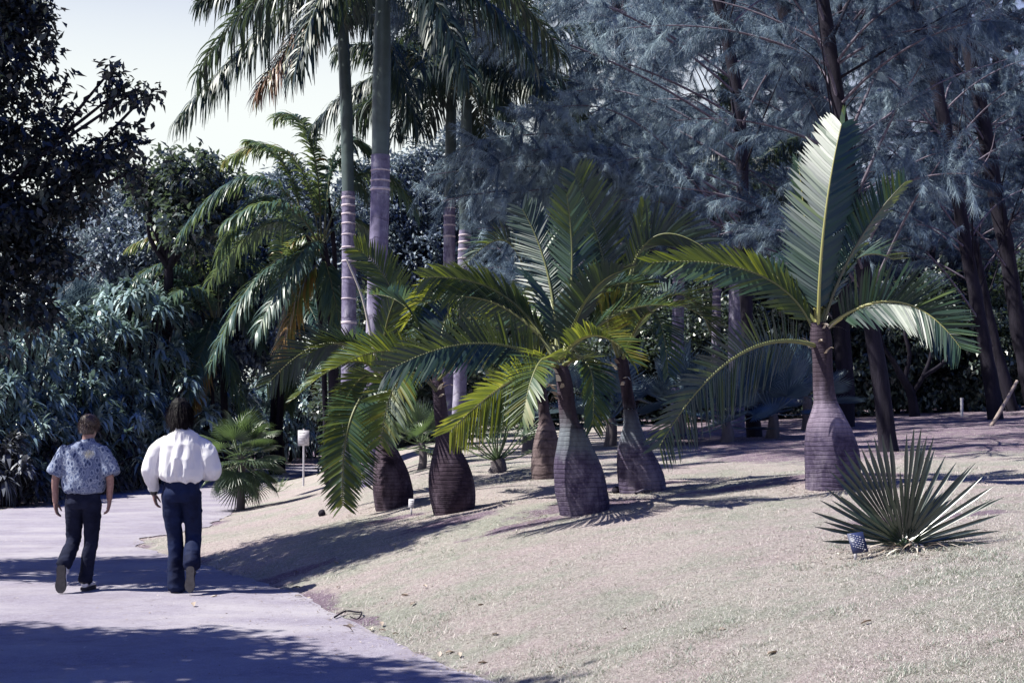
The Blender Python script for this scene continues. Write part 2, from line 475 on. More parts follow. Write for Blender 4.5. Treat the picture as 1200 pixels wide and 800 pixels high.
G_ = dict(base0=(0.026, 0.019, 0.042), base1=(0.090, 0.072, 0.120), ring=(0.022, 0.017, 0.032), lichen=(0.20, 0.17, 0.22), neck0=(0.014, 0.010, 0.016), neck1=(0.075, 0.056, 0.076))
M['bulge_grey'] = bottle_mat('bulge_grey', collar0=(0.055, 0.060, 0.082), collar1=(0.155, 0.172, 0.200), **G_)
M['bulge_pale'] = bottle_mat('bulge_pale', collar0=(0.075, 0.058, 0.092), collar1=(0.25, 0.205, 0.27), **G_)
M['bulge_dark'] = bottle_mat('bulge_dark', (0.014, 0.009, 0.016), (0.058, 0.040, 0.058), (0.012, 0.008, 0.014), (0.13, 0.10, 0.135), (0.020, 0.014, 0.022), (0.085, 0.063, 0.088), (0.018, 0.013, 0.020), (0.080, 0.060, 0.082))
M['bulge_brown'] = bottle_mat('bulge_brown', (0.060, 0.042, 0.048), (0.19, 0.145, 0.15), (0.022, 0.016, 0.020), (0.30, 0.25, 0.25), (0.05, 0.035, 0.04), (0.16, 0.12, 0.125), (0.02, 0.014, 0.018), (0.08, 0.06, 0.07), 9.0)
M['sheath_green'] = bark_mat('sheath_green', (0.055, 0.060, 0.080), (0.150, 0.172, 0.205), 5.0, (1, 1, 0.3), 0.3, 0.6)
M['sheath_brown'] = bark_mat('sheath_brown', (0.016, 0.011, 0.018), (0.080, 0.060, 0.082), 10.0, (1, 1, 0.12))
M['sheath_pale'] = bark_mat('sheath_pale', (0.09, 0.07, 0.105), (0.27, 0.225, 0.29), 6.0, (1, 1, 0.2))

# ------------------------------------------------------------------ ground, path, grass
SOIL = [(3.45, 15.2, 1.15, 0.75), (0.75, 14.7, 0.95, 0.55), (1.55, 16.6, 0.7, 0.4), (-0.65, 15.4, 0.75, 0.4), (-1.4, 16.8, 0.6, 0.35),
        (0.1, 14.1, 0.75, 0.28), (-2.3, 14.9, 0.7, 0.22), (3.05, 11.3, 0.62, 0.4), (3.7, 11.35, 0.4, 0.25), (-0.8, 10.15, 0.4, 0.12), (2.3, 14.9, 0.7, 0.25)]

def soil_mask(x, y):
    s = np.zeros(np.broadcast(x, y).shape)
    for a, b, rx, ry in SOIL:
        q = ((x - a) / rx) ** 2 + ((y - b) / ry) ** 2
        s = np.maximum(s, 0.8 * np.exp(-q * 0.9))
    d = edge_dist(x, y)
    s = np.maximum(s, smooth(0.55, 0.0, d) * (0.45 + 0.5 * noise2(x, y, 1.7, 31)))
    s = np.maximum(s, 0.62 * smooth(16.5, 20.0, y) * smooth(1.0, 3.5, x))
    s = np.maximum(s, smooth(0.0, -1.0, xl(y) * -1 + x + 0.0) * (x < xl(y)))
    return np.clip(s, 0, 1)

def lush(x, y):
    d = edge_dist(x, y)
    a = smooth(2.2, 0.3, d) * smooth(16.0, 12.5, y) + 1.0 * smooth(10.6, 8.0, y) * smooth(3.2, 5.0, np.abs(x - 0.2) + 2.0)
    return np.clip(a * (0.65 + 0.7 * noise2(x, y, 1.6, 41)), 0, 1)

def ground():
    def axis(lo, hi, step, far_lo, far_hi):
        a = list(np.arange(lo, hi + 1e-6, step))
        s = step; v = lo
        while v > far_lo:
            s *= 1.25; v -= s; a.insert(0, max(v, far_lo))
        s = step; v = hi
        while v < far_hi:
            s *= 1.25; v += s; a.append(min(v, far_hi))
        return np.array(a)
    xs = axis(-11, 13, 0.14, -600, 600)
    ys = axis(6.5, 34, 0.14, -60, 1200)
    X, Y = np.meshgrid(xs, ys)
    Z = gz(X, Y) - 0.006 * (edge_dist(X, Y) < 0.12)
    V = np.stack([X, Y, Z], -1).reshape(-1, 3)
    nx = len(xs)
    i, j = np.meshgrid(np.arange(len(ys) - 1), np.arange(nx - 1), indexing='ij')
    q = (i * nx + j).ravel()
    Q = np.stack([q, q + 1, q + nx + 1, q + nx], 1)
    me = np_mesh('ground', V, Q, None, True, {'soil': soil_mask(X, Y).ravel(), 'lush': lush(X, Y).ravel()})
    m = NT('dry_lawn')
    p = m.pos()
    fine = m.math('ADD', m.math('MULTIPLY', m.noise(70, 6, 0.8, p), 0.6), m.math('MULTIPLY', m.noise(26, 5, 0.75, p), 0.4))
    mid = m.noise(7, 5, 0.65, p)
    big = m.noise(0.8, 4, 0.6, p)
    straw = m.ramp(fine, [(0.30, (0.13, 0.105, 0.108)), (0.5, (0.39, 0.345, 0.33)), (0.68, (0.68, 0.62, 0.59))])
    green = m.ramp(fine, [(0.30, (0.085, 0.085, 0.078)), (0.5, (0.29, 0.292, 0.255)), (0.68, (0.54, 0.535, 0.48))])
    pink = m.ramp(fine, [(0.30, (0.12, 0.088, 0.10)), (0.5, (0.385, 0.318, 0.325)), (0.68, (0.66, 0.565, 0.565))])
    g = m.ramp(m.math('ADD', m.math('MULTIPLY', big, 0.6), m.math('MULTIPLY', mid, 0.4)), [(0.44, (0, 0, 0)), (0.58, (1, 1, 1))])
    g = m.math('ADD', g, m.math('MULTIPLY', m.attr('lush'), 0.8), True)
    c = m.mix(g, straw, green)
    pk = m.ramp(m.noise(0.55, 4, 0.65, m.scale(p, (1, 1.8, 1))), [(0.46, (0, 0, 0)), (0.60, (1, 1, 1))])
    c = m.mix(m.math('MULTIPLY', pk, 0.85), c, pink)
    soilc = m.ramp(m.noise(38, 6, 0.7, p), [(0.3, (0.065, 0.043, 0.068)), (0.52, (0.19, 0.135, 0.19)), (0.72, (0.40, 0.32, 0.38))])
    s = m.math('ADD', m.attr('soil'), m.math('MULTIPLY', m.math('SUBTRACT', m.noise(5, 5, 0.7, p), 0.5), 1.1))
    sf = m.ramp(s, [(0.42, (0, 0, 0)), (0.62, (1, 1, 1))])
    c = m.mix(m.math('MULTIPLY', sf, 0.9), c, soilc)
    h = m.math('ADD', m.math('MULTIPLY', fine, 1.0), m.math('MULTIPLY', mid, 0.8))
    mat = m.done(m.principled(c, 0.95, 0.1, m.bump(h, 1.0, 0.05)))
    o = link('ground', me, mat)
    tag(o, kind='structure')

def path():
    ys = np.concatenate([np.arange(-20, 6, 1.0), np.arange(6, 45, 0.12), np.arange(45, 150, 1.5)])
    wig = 0.09 * noise2(ys * 0, ys, 1.3, 7) + 0.06 * noise2(ys * 0, ys, 4.5, 9)
    a = xl(ys) + 0.2 * noise2(ys * 0, ys, 0.7, 11)
    b = xe(ys) + wig + 0.02
    n = 26
    t = np.linspace(0, 1, n)
    X = a[:, None] * (1 - t) + b[:, None] * t
    Y = np.repeat(ys[:, None], n, 1)
    Z = np.where(X > xe(Y) - 0.2, 0, gz(X, Y)) * 1.0
    Z = gz(np.minimum(X, xe(Y) - 0.001), Y) * 0 + np.where(X < xl(Y), gz(X, Y), 0) + 0.006
    V = np.stack([X, Y, Z], -1).reshape(-1, 3)
    i, j = np.meshgrid(np.arange(len(ys) - 1), np.arange(n - 1), indexing='ij')
    q = (i * n + j).ravel()
    me = np_mesh('path', V, np.stack([q, q + 1, q + n + 1, q + n], 1))
    m = NT('worn_asphalt')
    p = m.pos()
    grit = m.noise(120, 4, 0.8, p)
    mid = m.noise(9, 6, 0.7, p)
    big = m.noise(0.9, 4, 0.6, m.scale(p, (0.7, 1.2, 1)))
    c = m.ramp(grit, [(0.30, (0.105, 0.091, 0.124)), (0.5, (0.258, 0.238, 0.295)), (0.70, (0.47, 0.440, 0.50))])
    stain = m.noise(2.3, 6, 0.75, p, 1.0)
    c = m.mix(m.ramp(stain, [(0.36, (0.45,) * 3), (0.5, (0,) * 3)]), c, (0.17, 0.145, 0.175))
    c = m.mix(m.ramp(m.noise(55, 3, 0.6, p), [(0.70, (0,) * 3), (0.74, (0.8,) * 3)]), c, (0.08, 0.065, 0.08))
    c = m.mix(m.ramp(mid, [(0.35, (0.35,) * 3), (0.7, (0,) * 3)]), c, (0.12, 0.095, 0.14))
    c = m.mix(m.ramp(big, [(0.42, (0,) * 3), (0.66, (0.5,) * 3)]), c, (0.38, 0.358, 0.38))
    mat = m.done(m.principled(c, 0.9, 0.2, m.bump(m.math('ADD', grit, m.math('MULTIPLY', mid, 0.7)), 0.6, 0.012)))
    tag(link('path', me, mat), kind='structure')

def grass():
    r = rng(5)
    n = 900000
    # denser towards the viewer: sample in distance with 1/y^2-like weight
    u = r.random(n)
    y0, y1 = 5.6, 27.0
    y = 1 / (1 / y0 - u * (1 / y0 - 1 / y1))
    lim = 0.40 * y
    x = -lim + r.random(n) * (2 * lim)
    d = edge_dist(x, y)
    s = soil_mask(x, y)
    patch = noise2(x, y, 0.8, 21) * 0.5 + noise2(x, y, 3.0, 23) * 0.5 + noise2(x, y, 9.0, 25) * 0.45 + 0.55 * lush(x, y)
    bare = smooth(0.30, 0.48, noise2(x, y * 2.6, 0.55, 61) * 0.7 + noise2(x, y * 2.0, 1.9, 63) * 0.35)
    keep = (r.random(n) > 0.8 * bare) & (d > -0.05 + 0.08 * r.random(n)) & (r.random(n) > s * 1.05) & (r.random(n) < 0.62 + 0.35 * patch)
    edge_keep = (d < 0.4)
    keep &= ~edge_keep | (patch > -0.25)
    x, y, d, patch = x[keep], y[keep], d[keep], patch[keep]
    n = len(x)
    z = gz(x, y)
    az = r.random(n) * 2 * math.pi
    el = r.uniform(0.1, 1.0, n)
    D = np.stack([np.cos(az) * np.cos(el), np.sin(az) * np.cos(el), np.sin(el)], 1)
    W = np.stack([-np.sin(az), np.cos(az), np.zeros(n)], 1)
    L = r.uniform(0.014, 0.036, n) * (1 + 0.9 * smooth(0.15, 0.5, patch)) * (1 + 0.9 * (d < 0.5) * (r.random(n) < 0.5))
    w = r.uniform(0.003, 0.0062, n) * (0.7 + y / 22)
    tint = np.clip(0.42 + 0.42 * patch + r.normal(0, 0.2, n), 0, 1)
    mb = MB()
    strips(mb, np.stack([x, y, z - 0.003], 1), D, W, L, w, 0.25, (1.0, 0.1), tint)
    m = leaf_mat('grass_blade', [(0.0, (0.38, 0.31, 0.33)), (0.42, (0.56, 0.505, 0.49)), (0.64, (0.34, 0.355, 0.315)), (1.0, (0.12, 0.17, 0.135))], rough=0.6, spec=0.3, transl=0.2, tcol=(0.34, 0.36, 0.22), vary=0.1)
    tag(mb.build('grass', m, None, False), kind='stuff')

# ------------------------------------------------------------------ feather palm leaf
def frond(root, p0, pm, p1, n=58, L=0.5, w=0.026, lift=35, fw=(35, 62), droop=0.12, roll=0.0, tint=0.35, t0=0.10, r0=0.020,
          leafmat='bottle_leaf', seed=0, side_lift=None, name='frond', rtint=0.4, lvary=0.04, plumose=0.0, snag=0.05, rm='rachis', side=None, twist=(0.38, 0.15)):
    r = rng(seed)
    tt = np.linspace(0, 1, 22)
    C = bez(p0, pm, p1, tt)
    rb = MB()
    tube(rb, C, r0 * (1 - 0.85 * tt), 6, rtint)
    fo = rb.build(name, M[rm], root)
    n = int(n * 0.80); t = t0 + (1 - t0) * (np.arange(n) + 0.5) / n
    c = bez(p0, pm, p1, t)
    e = 1e-3
    T = nrm(bez(p0, pm, p1, t + e) - bez(p0, pm, p1, t - e))
    out = np.asarray(p1, float) - np.asarray(p0, float); out[2] = 0
    if np.linalg.norm(out) < 0.05: out = np.array([1.0, 0, 0])
    out = out / np.linalg.norm(out)
    S0 = np.cross(out, [0, 0, 1.0]) if side is None else np.asarray(side, float)
    S = nrm(S0[None] - (T @ S0)[:, None] * T)
    N = np.cross(S, T)
    if roll:
        a = R(roll) * np.ones(n) if not isinstance(roll, tuple) else R(1) * np.interp(t, [0, 1], roll)
        ca, sa = np.cos(a)[:, None], np.sin(a)[:, None]
        S, N = S * ca + N * sa, N * ca - S * sa
    lp = np.interp(t, [t0, 0.22, 0.45, 0.75, 0.92, 1.0], [0.5, 0.85, 1.0, 0.85, 0.62, 0.42]) * L
    mb = MB()
    for sg in (-1, 1):
        lf = lift if side_lift is None else (side_lift[0] if sg < 0 else side_lift[1])
        la = R(lf) + r.normal(0, lvary, n) + (r.uniform(-plumose, plumose, n) if plumose else 0)
        f = R(1) * np.interp(t, [0, 1], fw) + r.normal(0, lvary, n)
        D = np.cos(f)[:, None] * (sg * S * np.cos(la)[:, None] + N * np.sin(la)[:, None]) + np.sin(f)[:, None] * T
        D = nrm(D)
        W = nrm(T - (T * D).sum(1, keepdims=True) * D)
        ta = sg * r.normal(twist[0], twist[1], n)
        W = nrm(W * np.cos(ta)[:, None] + np.cross(D, W) * np.sin(ta)[:, None])
        Ls = lp * r.uniform(0.88, 1.06, n)
        if snag:
            Ls = Ls * np.where(r.random(n) < snag, r.uniform(0.3, 0.8, n), 1)
        tn = np.clip(tint + r.normal(0, 0.13, n) + 0.12 * (t - 0.5), 0, 1)
        strips(mb, c, D, W, Ls, w, droop * r.uniform(0.6, 1.4, n), (0.6, 1.0, 1.0, 0.82, 0.12), tn)
    mb.build('leaflet_blade', M[leafmat], fo)
    return fo

def arch(c, az, e0, Lr, drop):
    o = np.array([math.cos(az), math.sin(az), 0]); c = np.asarray(c, float)
    pm = c + o * Lr * 0.5 * math.cos(e0) + np.array([0, 0, Lr * 0.5 * math.sin(e0)])
    p1 = c + o * Lr * 0.92 * math.cos(e0 * 0.7) + np.array([0, 0, Lr * math.sin(e0) - drop])
    return c, pm, p1

def axis_tube(pts_z, n):
    return polyline(pts_z, n)

def bottle_trunk(root, prof, mats, seed, ring_pitch=0.042, ring_amp=0.002):
    """prof: list of (point, radius); mats: where the swollen trunk ends and the sheath starts (fraction of points)"""
    pts = np.array([p for p, _ in prof], float); rad = np.array([q for _, q in prof], float)
    n = 150
    C = polyline(pts, n)
    Rr = polyline(np.stack([rad, rad * 0, rad * 0], 1), n)[:, 0]
    k = 56
    a = np.arange(k) * 2 * math.pi / k
    z = C[:, 2] - C[0, 2]
    swollen = mats
    V = np.empty((n, k, 3))
    for i in range(n):
        q = np.stack([np.cos(a), np.sin(a), a * 0], 1)
        V[i] = C[i] + q * Rr[i]
    nn = noise3(np.stack([V[..., 0] * 7 + seed, V[..., 1] * 7, V[..., 2] * 5], -1))
    n2 = noise3(np.stack([V[..., 0] * 2.2 + seed, V[..., 1] * 2.2, V[..., 2] * 2.2 + 4], -1))
    zz = z[:, None] + 0.010 * np.cos(a + seed)[None]
    ph = (zz / ring_pitch) % 1.0
    ring = ring_amp * (np.minimum(ph * 1.4, 1) - 0.75 * (ph > 0.86)) * smooth(swollen + 0.03, swollen - 0.08, z)[:, None]
    dr = ring + 0.005 * nn + 0.013 * n2
    V = V + (V - C[:, None]) / Rr[:, None, None] * (dr * np.minimum(1, Rr / 0.12)[:, None])[..., None]
    # flare where it meets the soil
    ztop = z[-1]
    def part(lo, hi, name, mat, z1, z2):
        sel = [i for i in range(n) if lo <= z[i] <= hi]
        W = V[sel]
        m = len(sel)
        zone = np.repeat(np.interp(z[sel], [0, z1, z2, ztop], [0, 0.4, 0.7, 1.0])[:, None], k, 1).ravel()
        i = np.arange(m - 1)[:, None] * k; j = np.arange(k)[None]; jn = (j + 1) % k
        Q = np.stack([i + j, i + jn, i + k + jn, i + k + j], -1).reshape(-1, 4)
        mb = MB(); mb.add(W.reshape(-1, 3), Q, zone)
        return mb.build(name, mat, root)
    return part

BP = 'bottle palms on the sloping lawn'
def bottle_palm(label, base, prof_px, Y, sw_px, mats, seed):
    """prof_px: (u centre, v, half width in px) from the ground up; Y distance"""
    root = empty('bottle_palm', base, label, 'palm tree', BP)
    sc = Y / FPX
    prof = []
    for i, (u, v, hw) in enumerate(prof_px):
        p = P(u, v, Y)
        if i == 0: p[2] = base[2] - 0.06
        prof.append((p, hw * sc))
    zb = prof[0][0][2]
    part = bottle_trunk(root, prof, P(0, sw_px, Y)[2] - zb, seed)
    zs = P(0, sw_px, Y)[2] - zb
    z2 = (P(0, mats[1], Y)[2] - zb) if mats[1] else zs + 0.10
    dz = (prof[-1][0][2] - zb) / 149.0
    part(-1, z2, 'trunk', mats[0], zs, z2)
    part(z2 - dz * 1.01, 99, 'crownshaft', mats[0], zs, z2)
    # torn strips of old sheath round the shoulder
    r = rng(seed + 50)
    top = prof[-1][0]
    mb = MB()
    nst = 12
    az = r.random(nst) * 6.28
    B = np.stack([top[0] + np.cos(az) * prof[-1][1], top[1] + np.sin(az) * prof[-1][1], top[2] - r.uniform(0.0, 0.35, nst)], 1)
    D = nrm(np.stack([np.cos(az), np.sin(az), r.uniform(0.2, 1.6, nst)], 1))
    W = np.stack([-np.sin(az), np.cos(az), az * 0], 1)
    strips(mb, B, D, W, r.uniform(0.12, 0.3, nst), r.uniform(0.03, 0.06, nst), 0.5, (1, 0.8, 0.5, 0.1), r.uniform(0.3, 0.9, nst))
    mb.build('torn_sheath', M['dry_leaf'], root)
    return root

def fr(root, Y, a, b, c, **kw):
    """frond from three photo points, each (u, v, distance offset)"""
    return frond(root, P(a[0], a[1], Y + a[2]), P(b[0], b[1], Y + b[2]), P(c[0], c[1], Y + c[2]), **kw)

def back_fronds(root, Y, u, v, seed, n, Lf):
    r = rng(seed)
    for q in range(n):
        az = 0.25 + (q + 0.5) * 2.65 / n + r.normal(0, 0.12)
        frond(root, *arch(P(u, v, Y) + np.array([0, 0.03, 0]), az, R(r.uniform(38, 66)), Lf * r.uniform(0.85, 1.1), Lf * r.uniform(0.2, 0.45)), n=62, L=0.46, lift=32,
              fw=(26, 50), tint=r.uniform(0.08, 0.45), seed=seed * 10 + q, droop=0.1, w=0.026)

def bottle_palms():
    # ---- right, the grey one standing alone on its mound
    Y = 15.4; b = G(975, 572)
    Y = b[1]
    t = bottle_palm('grey bottle palm with pale shoulder, alone on a bare mound at the right', b,
                    [(975, 574, 31), (976, 562, 32), (976, 540, 33), (974, 520, 31), (971, 500, 26), (969, 485, 20), (967, 470, 14.5), (965, 450, 12.5), (964, 420, 12), (962, 395, 12.5), (960, 378, 10)],
                    Y, 507, (M['bulge_pale'], 468), 1)
    fr(t, Y, (959, 388, -0.05), (966, 262, -0.25), (986, 146, -0.15), n=76, L=0.62, side=(-0.8, 0.6, 0), side_lift=(72, 6), fw=(22, 46), tint=0.08, seed=1, droop=0.0, w=0.033, rtint=0.9, lvary=0.02, twist=(0.25, 0.08))
    fr(t, Y, (958, 385, 0.02), (947, 290, 0.10), (936, 190, 0.12), n=46, L=0.30, side=(-1, 0.1, 0), lift=20, fw=(45, 66), tint=0.16, seed=8, droop=0.02, w=0.026, rtint=0.9)
    fr(t, Y, (961, 380, 0.1), (976, 255, 0.2), (990, 132, 0.3), n=56, L=0.24, lift=40, fw=(60, 76), tint=0.34, seed=2, droop=0.02, w=0.034, rtint=0.8)
    fr(t, Y, (964, 382, 0), (1002, 290, -0.1), (1060, 214, -0.1), n=70, L=0.44, side=(-0.75, 0, 0.6), side_lift=(68, 12), fw=(28, 46), tint=0.28, seed=3, droop=0.05, w=0.026, rtint=0.1)
    fr(t, Y, (957, 395, 0), (890, 322, 0.15), (762, 308, 0.5), n=74, L=0.44, side=(0, -0.55, 0.83), side_lift=(66, 22), fw=(30, 50), tint=0.40, seed=4, droop=0.05, w=0.026, r0=0.024)
    fr(t, Y, (955, 405, -0.05), (862, 418, -0.6), (772, 524, -0.8), n=80, L=0.56, side=(0, -0.35, 0.93), side_lift=(20, 10), fw=(24, 42), tint=0.04, seed=5, droop=0.10, w=0.026, r0=0.024)
    fr(t, Y, (968, 385, 0), (1052, 354, -0.35), (1126, 408, -0.6), n=74, L=0.56, side=(0.0, 0.3, -0.95), side_lift=(14, 62), fw=(22, 46), tint=0.16, seed=6, droop=0.05, w=0.026, rtint=0.9, r0=0.024)
    fr(t, Y, (962, 385, 0.05), (985, 320, 0.8), (1010, 300, 1.5), n=54, L=0.42, lift=40, tint=0.14, seed=7)

    back_fronds(t, Y, 960, 385, 71, 3, 1.7)
    # ---- centre front, grey with a green collar
    b = G(681, 599); Y = b[1]
    t = bottle_palm('grey bottle palm with a pale green collar, nearest of the clump', b,
                    [(684, 603, 28), (684, 592, 30.5), (681, 576, 31.8), (678.5, 556, 30.2), (675.5, 537, 26), (673, 520, 20.5), (671, 505, 15.5), (667, 492, 11), (664, 470, 9.6), (661, 445, 9.4), (657, 428, 9)],
                    Y, 531, (M['bulge_grey'], 500), 11)
    fr(t, Y, (652, 432, 0), (560, 402, -0.35), (452, 436, -0.4), n=78, L=0.50, fw=(28, 46), tint=0.14, side=(0, -0.4, 0.9), side_lift=(62, 10), seed=11, droop=0.08, snag=0.1)
    fr(t, Y, (650, 424, 0), (590, 346, 0.25), (498, 325, 0.35), n=76, L=0.46, fw=(28, 50), tint=0.26, side=(0, -0.3, 0.95), side_lift=(5, 25), seed=12, droop=0.22, w=0.026, r0=0.026)
    fr(t, Y, (650, 428, -0.05), (595, 448, -0.6), (527, 505, -0.75), n=66, L=0.50, fw=(28, 48), tint=0.62, side=(0, -0.5, 0.86), side_lift=(20, 15), seed=13, droop=0.10, rtint=0.9)
    fr(t, Y, (656, 420, -0.1), (698, 393, -0.8), (742, 424, -1.1), n=54, L=0.36, side_lift=(35, 40), fw=(28, 50), tint=0.58, seed=14, droop=0.2, rtint=0.8)
    fr(t, Y, (652, 420, 0.05), (642, 322, 0.4), (612, 245, 0.5), n=62, L=0.46, fw=(28, 52), tint=0.10, side=(-1, 0.2, 0.1), side_lift=(15, 15), seed=15)
    fr(t, Y, (656, 420, 0.05), (670, 325, 0.35), (664, 228, 0.2), n=64, L=0.48, fw=(30, 52), tint=0.34, side=(-1, 0.2, 0.1), side_lift=(40, 10), seed=16, droop=0.08)
    fr(t, Y, (660, 420, -0.05), (688, 350, -0.6), (728, 318, -1.0), n=60, L=0.42, lift=30, fw=(25, 50), tint=0.02, seed=17)
    fr(t, Y, (660, 428, -0.05), (690, 430, -0.35), (694, 500, -0.45), n=50, L=0.36, lift=20, fw=(25, 50), tint=0.39, seed=18)
    fr(t, Y, (654, 430, -0.05), (632, 425, -0.7), (612, 490, -1.0), n=50, L=0.40, lift=25, fw=(25, 50), tint=0.52, seed=19)
    fr(t, Y, (658, 420, 0), (700, 345, 0.5), (760, 335, 0.8), n=60, L=0.44, lift=35, tint=0.20, seed=20)
    fr(t, Y, (656, 424, 0.05), (618, 365, 0.9), (575, 372, 1.5), n=56, L=0.42, lift=35, tint=0.56, seed=21)

    back_fronds(t, Y, 657, 424, 72, 5, 1.8)
    # ---- behind it to the right
    b = G(751, 576); Y = b[1]
    t = bottle_palm('grey bottle palm with a whitish neck, right of the nearest one, under a hanging frond', b,
                    [(754, 579, 26), (753, 570, 27.5), (751, 555, 27), (747.5, 540, 23.8), (744, 526, 19.5), (742, 514, 15.5), (741, 500, 11), (739, 485, 8.6), (735, 460, 7.4), (731, 435, 7.2), (728, 418, 7)],
                    Y, 521, (M['bulge_grey'], 478), 21)
    fr(t, Y, (727, 415, 0), (757, 285, 0.1), (838, 300, -0.2), n=72, L=0.55, fw=(28, 52), tint=0.06, side=(0.2, -0.4, 0.9), side_lift=(15, 20), seed=31, droop=0.15)
    fr(t, Y, (728, 415, 0), (742, 320, 0.2), (755, 238, 0.3), n=60, L=0.30, lift=25, roll=-50, fw=(45, 68), tint=0.36, seed=32, droop=0.03)
    fr(t, Y, (726, 412, 0), (706, 300, 0.3), (673, 204, 0.35), n=70, L=0.56, fw=(25, 42), tint=0.12, side=(1, 0.1, 0.2), side_lift=(40, 10), seed=33, droop=0.04, w=0.03)
    fr(t, Y, (730, 420, -0.1), (765, 366, -0.6), (783, 440, -0.9), n=56, L=0.36, lift=30, fw=(25, 45), tint=0.26, seed=34, droop=0.1)
    fr(t, Y, (724, 418, -0.05), (712, 372, -0.5), (722, 356, -0.7), n=40, L=0.40, lift=25, roll=30, fw=(25, 50), tint=0.70, seed=35)
    fr(t, Y, (726, 418, 0), (690, 350, -0.2), (640, 350, -0.3), n=60, L=0.44, lift=35, fw=(28, 48), tint=0.14, seed=36)
    fr(t, Y, (728, 415, 0.05), (790, 345, 0.5), (835, 395, 0.8), n=56, L=0.44, lift=35, tint=0.09, seed=37)

    back_fronds(t, Y, 728, 415, 73, 4, 1.7)
    # ---- brown one behind the gap
    b = G(640, 560); Y = b[1]
    t = bottle_palm('brown scarred bottle palm partly hidden behind the nearest one', b,
                    [(640, 562, 16), (640, 552, 17.5), (640, 538, 17.5), (640, 522, 16), (640, 508, 13), (640, 496, 9.5), (638, 484, 7), (636, 465, 6.5), (632, 445, 6.5), (629, 425, 6)],
                    Y, 500, (M['bulge_brown'], None), 31)
    fr(t, Y, (627, 425, 0), (602, 290, 0.1), (540, 318, -0.2), n=66, L=0.55, side_lift=(40, 30), roll=10, fw=(28, 50), tint=0.02, seed=41, droop=0.15)
    fr(t, Y, (629, 425, 0), (590, 372, -0.2), (553, 392, -0.4), n=56, L=0.5, lift=35, tint=0.56, seed=42)
    fr(t, Y, (629, 425, 0), (640, 330, 0.4), (655, 262, 0.7), n=60, L=0.5, lift=25, roll=40, tint=0.14, seed=43)
    fr(t, Y, (629, 427, 0), (655, 400, 0.6), (700, 440, 1.0), n=56, L=0.45, lift=35, tint=0.24, seed=44)

    back_fronds(t, Y, 629, 425, 74, 3, 1.7)
    # ---- dark shaggy one, second from the left
    b = G(530, 599); Y = b[1]
    t = bottle_palm('dark bottle palm with a fibrous purple brown trunk, second from the left of the clump', b,
                    [(531, 601, 23), (531, 590, 26.5), (530, 575, 28), (528.5, 558, 26.5), (527, 543, 22.5), (525, 530, 17.5), (522, 517, 12), (519.5, 504, 9), (517, 488, 7.8), (515, 468, 7.4), (513, 452, 7.2), (512, 438, 6.5)],
                    Y, 529, (M['bulge_dark'], None), 41)
    fr(t, Y, (512, 458, -0.05), (470, 442, -0.45), (446, 520, -0.55), n=60, L=0.50, fw=(18, 35), tint=0.58, side=(-0.8, -0.3, 0.55), side_lift=(55, 8), seed=51, droop=0.12, t0=0.28, rtint=0.15, r0=0.022)
    fr(t, Y, (511, 445, 0), (460, 412, -0.1), (392, 432, -0.2), n=66, L=0.46, lift=48, fw=(28, 50), tint=0.42, seed=52, droop=0.08)
    fr(t, Y, (513, 440, 0), (541, 372, 0.1), (575, 338, 0.2), n=56, L=0.40, lift=20, roll=45, tint=0.24, seed=53)
    fr(t, Y, (512, 440, 0.05), (524, 335, 0.4), (475, 378, 0.2), n=60, L=0.42, side_lift=(35, 30), tint=0.66, seed=54, droop=0.1)
    fr(t, Y, (514, 445, -0.05), (560, 420, -0.7), (600, 452, -1.1), n=56, L=0.42, lift=40, tint=0.22, seed=55)
    fr(t, Y, (512, 442, 0.05), (540, 410, 0.7), (575, 440, 1.3), n=50, L=0.42, lift=35, tint=0.34, seed=56)

    back_fronds(t, Y, 512, 440, 75, 4, 1.6)
    # ---- dark one at the left end
    b = G(460, 594); Y = b[1]
    t = bottle_palm('dark bottle palm at the left end, its great frond drooping to the grass', b,
                    [(461, 596, 20), (461, 587, 22.8), (460, 573, 24), (458, 557, 22), (456, 543, 18), (454, 531, 13.5), (452, 519, 9.5), (450.5, 507, 7.4), (450, 490, 6.6), (449, 470, 6.3), (448, 452, 6.2), (448, 440, 6)],
                    Y, 524, (M['bulge_dark'], None), 51)
    fr(t, Y, (448, 442, 0), (462, 352, 0.15), (416, 290, 0.1), n=62, L=0.46, fw=(28, 48), tint=0.36, side=(0.8, 0, 0.6), side_lift=(30, 12), seed=61, droop=0.05, w=0.028)
    fr(t, Y, (446, 446, -0.05), (410, 494, -0.65), (402, 592, -0.7), n=100, L=0.46, fw=(14, 40), tint=0.42, side=(-1, -0.25, 0.1), side_lift=(18, 10), seed=62, droop=0.08, w=0.026, r0=0.024)
    fr(t, Y, (447, 446, -0.1), (424, 478, -0.5), (424, 566, -0.55), n=80, L=0.42, side=(1, -0.3, 0.1), side_lift=(35, 8), fw=(14, 40), tint=0.22, seed=67, droop=0.06)
    fr(t, Y, (446, 445, 0.0), (415, 452, 0.2), (384, 530, 0.3), n=80, L=0.36, side=(-0.6, -0.4, 0.7), side_lift=(25, 10), tint=0.40, seed=68, droop=0.1)
    fr(t, Y, (446, 446, 0), (410, 424, -0.3), (346, 466, -0.5), n=60, L=0.36, lift=35, fw=(35, 62), tint=0.54, seed=63, droop=0.1, w=0.03)
    fr(t, Y, (446, 444, 0.05), (385, 402, 0.5), (312, 452, 0.7), n=66, L=0.50, fw=(28, 50), tint=0.06, side=(0, -0.4, 0.9), side_lift=(30, 15), seed=64, droop=0.1)
    fr(t, Y, (448, 442, 0), (452, 385, -0.5), (468, 340, -0.8), n=56, L=0.36, lift=25, roll=35, tint=0.34, seed=65)
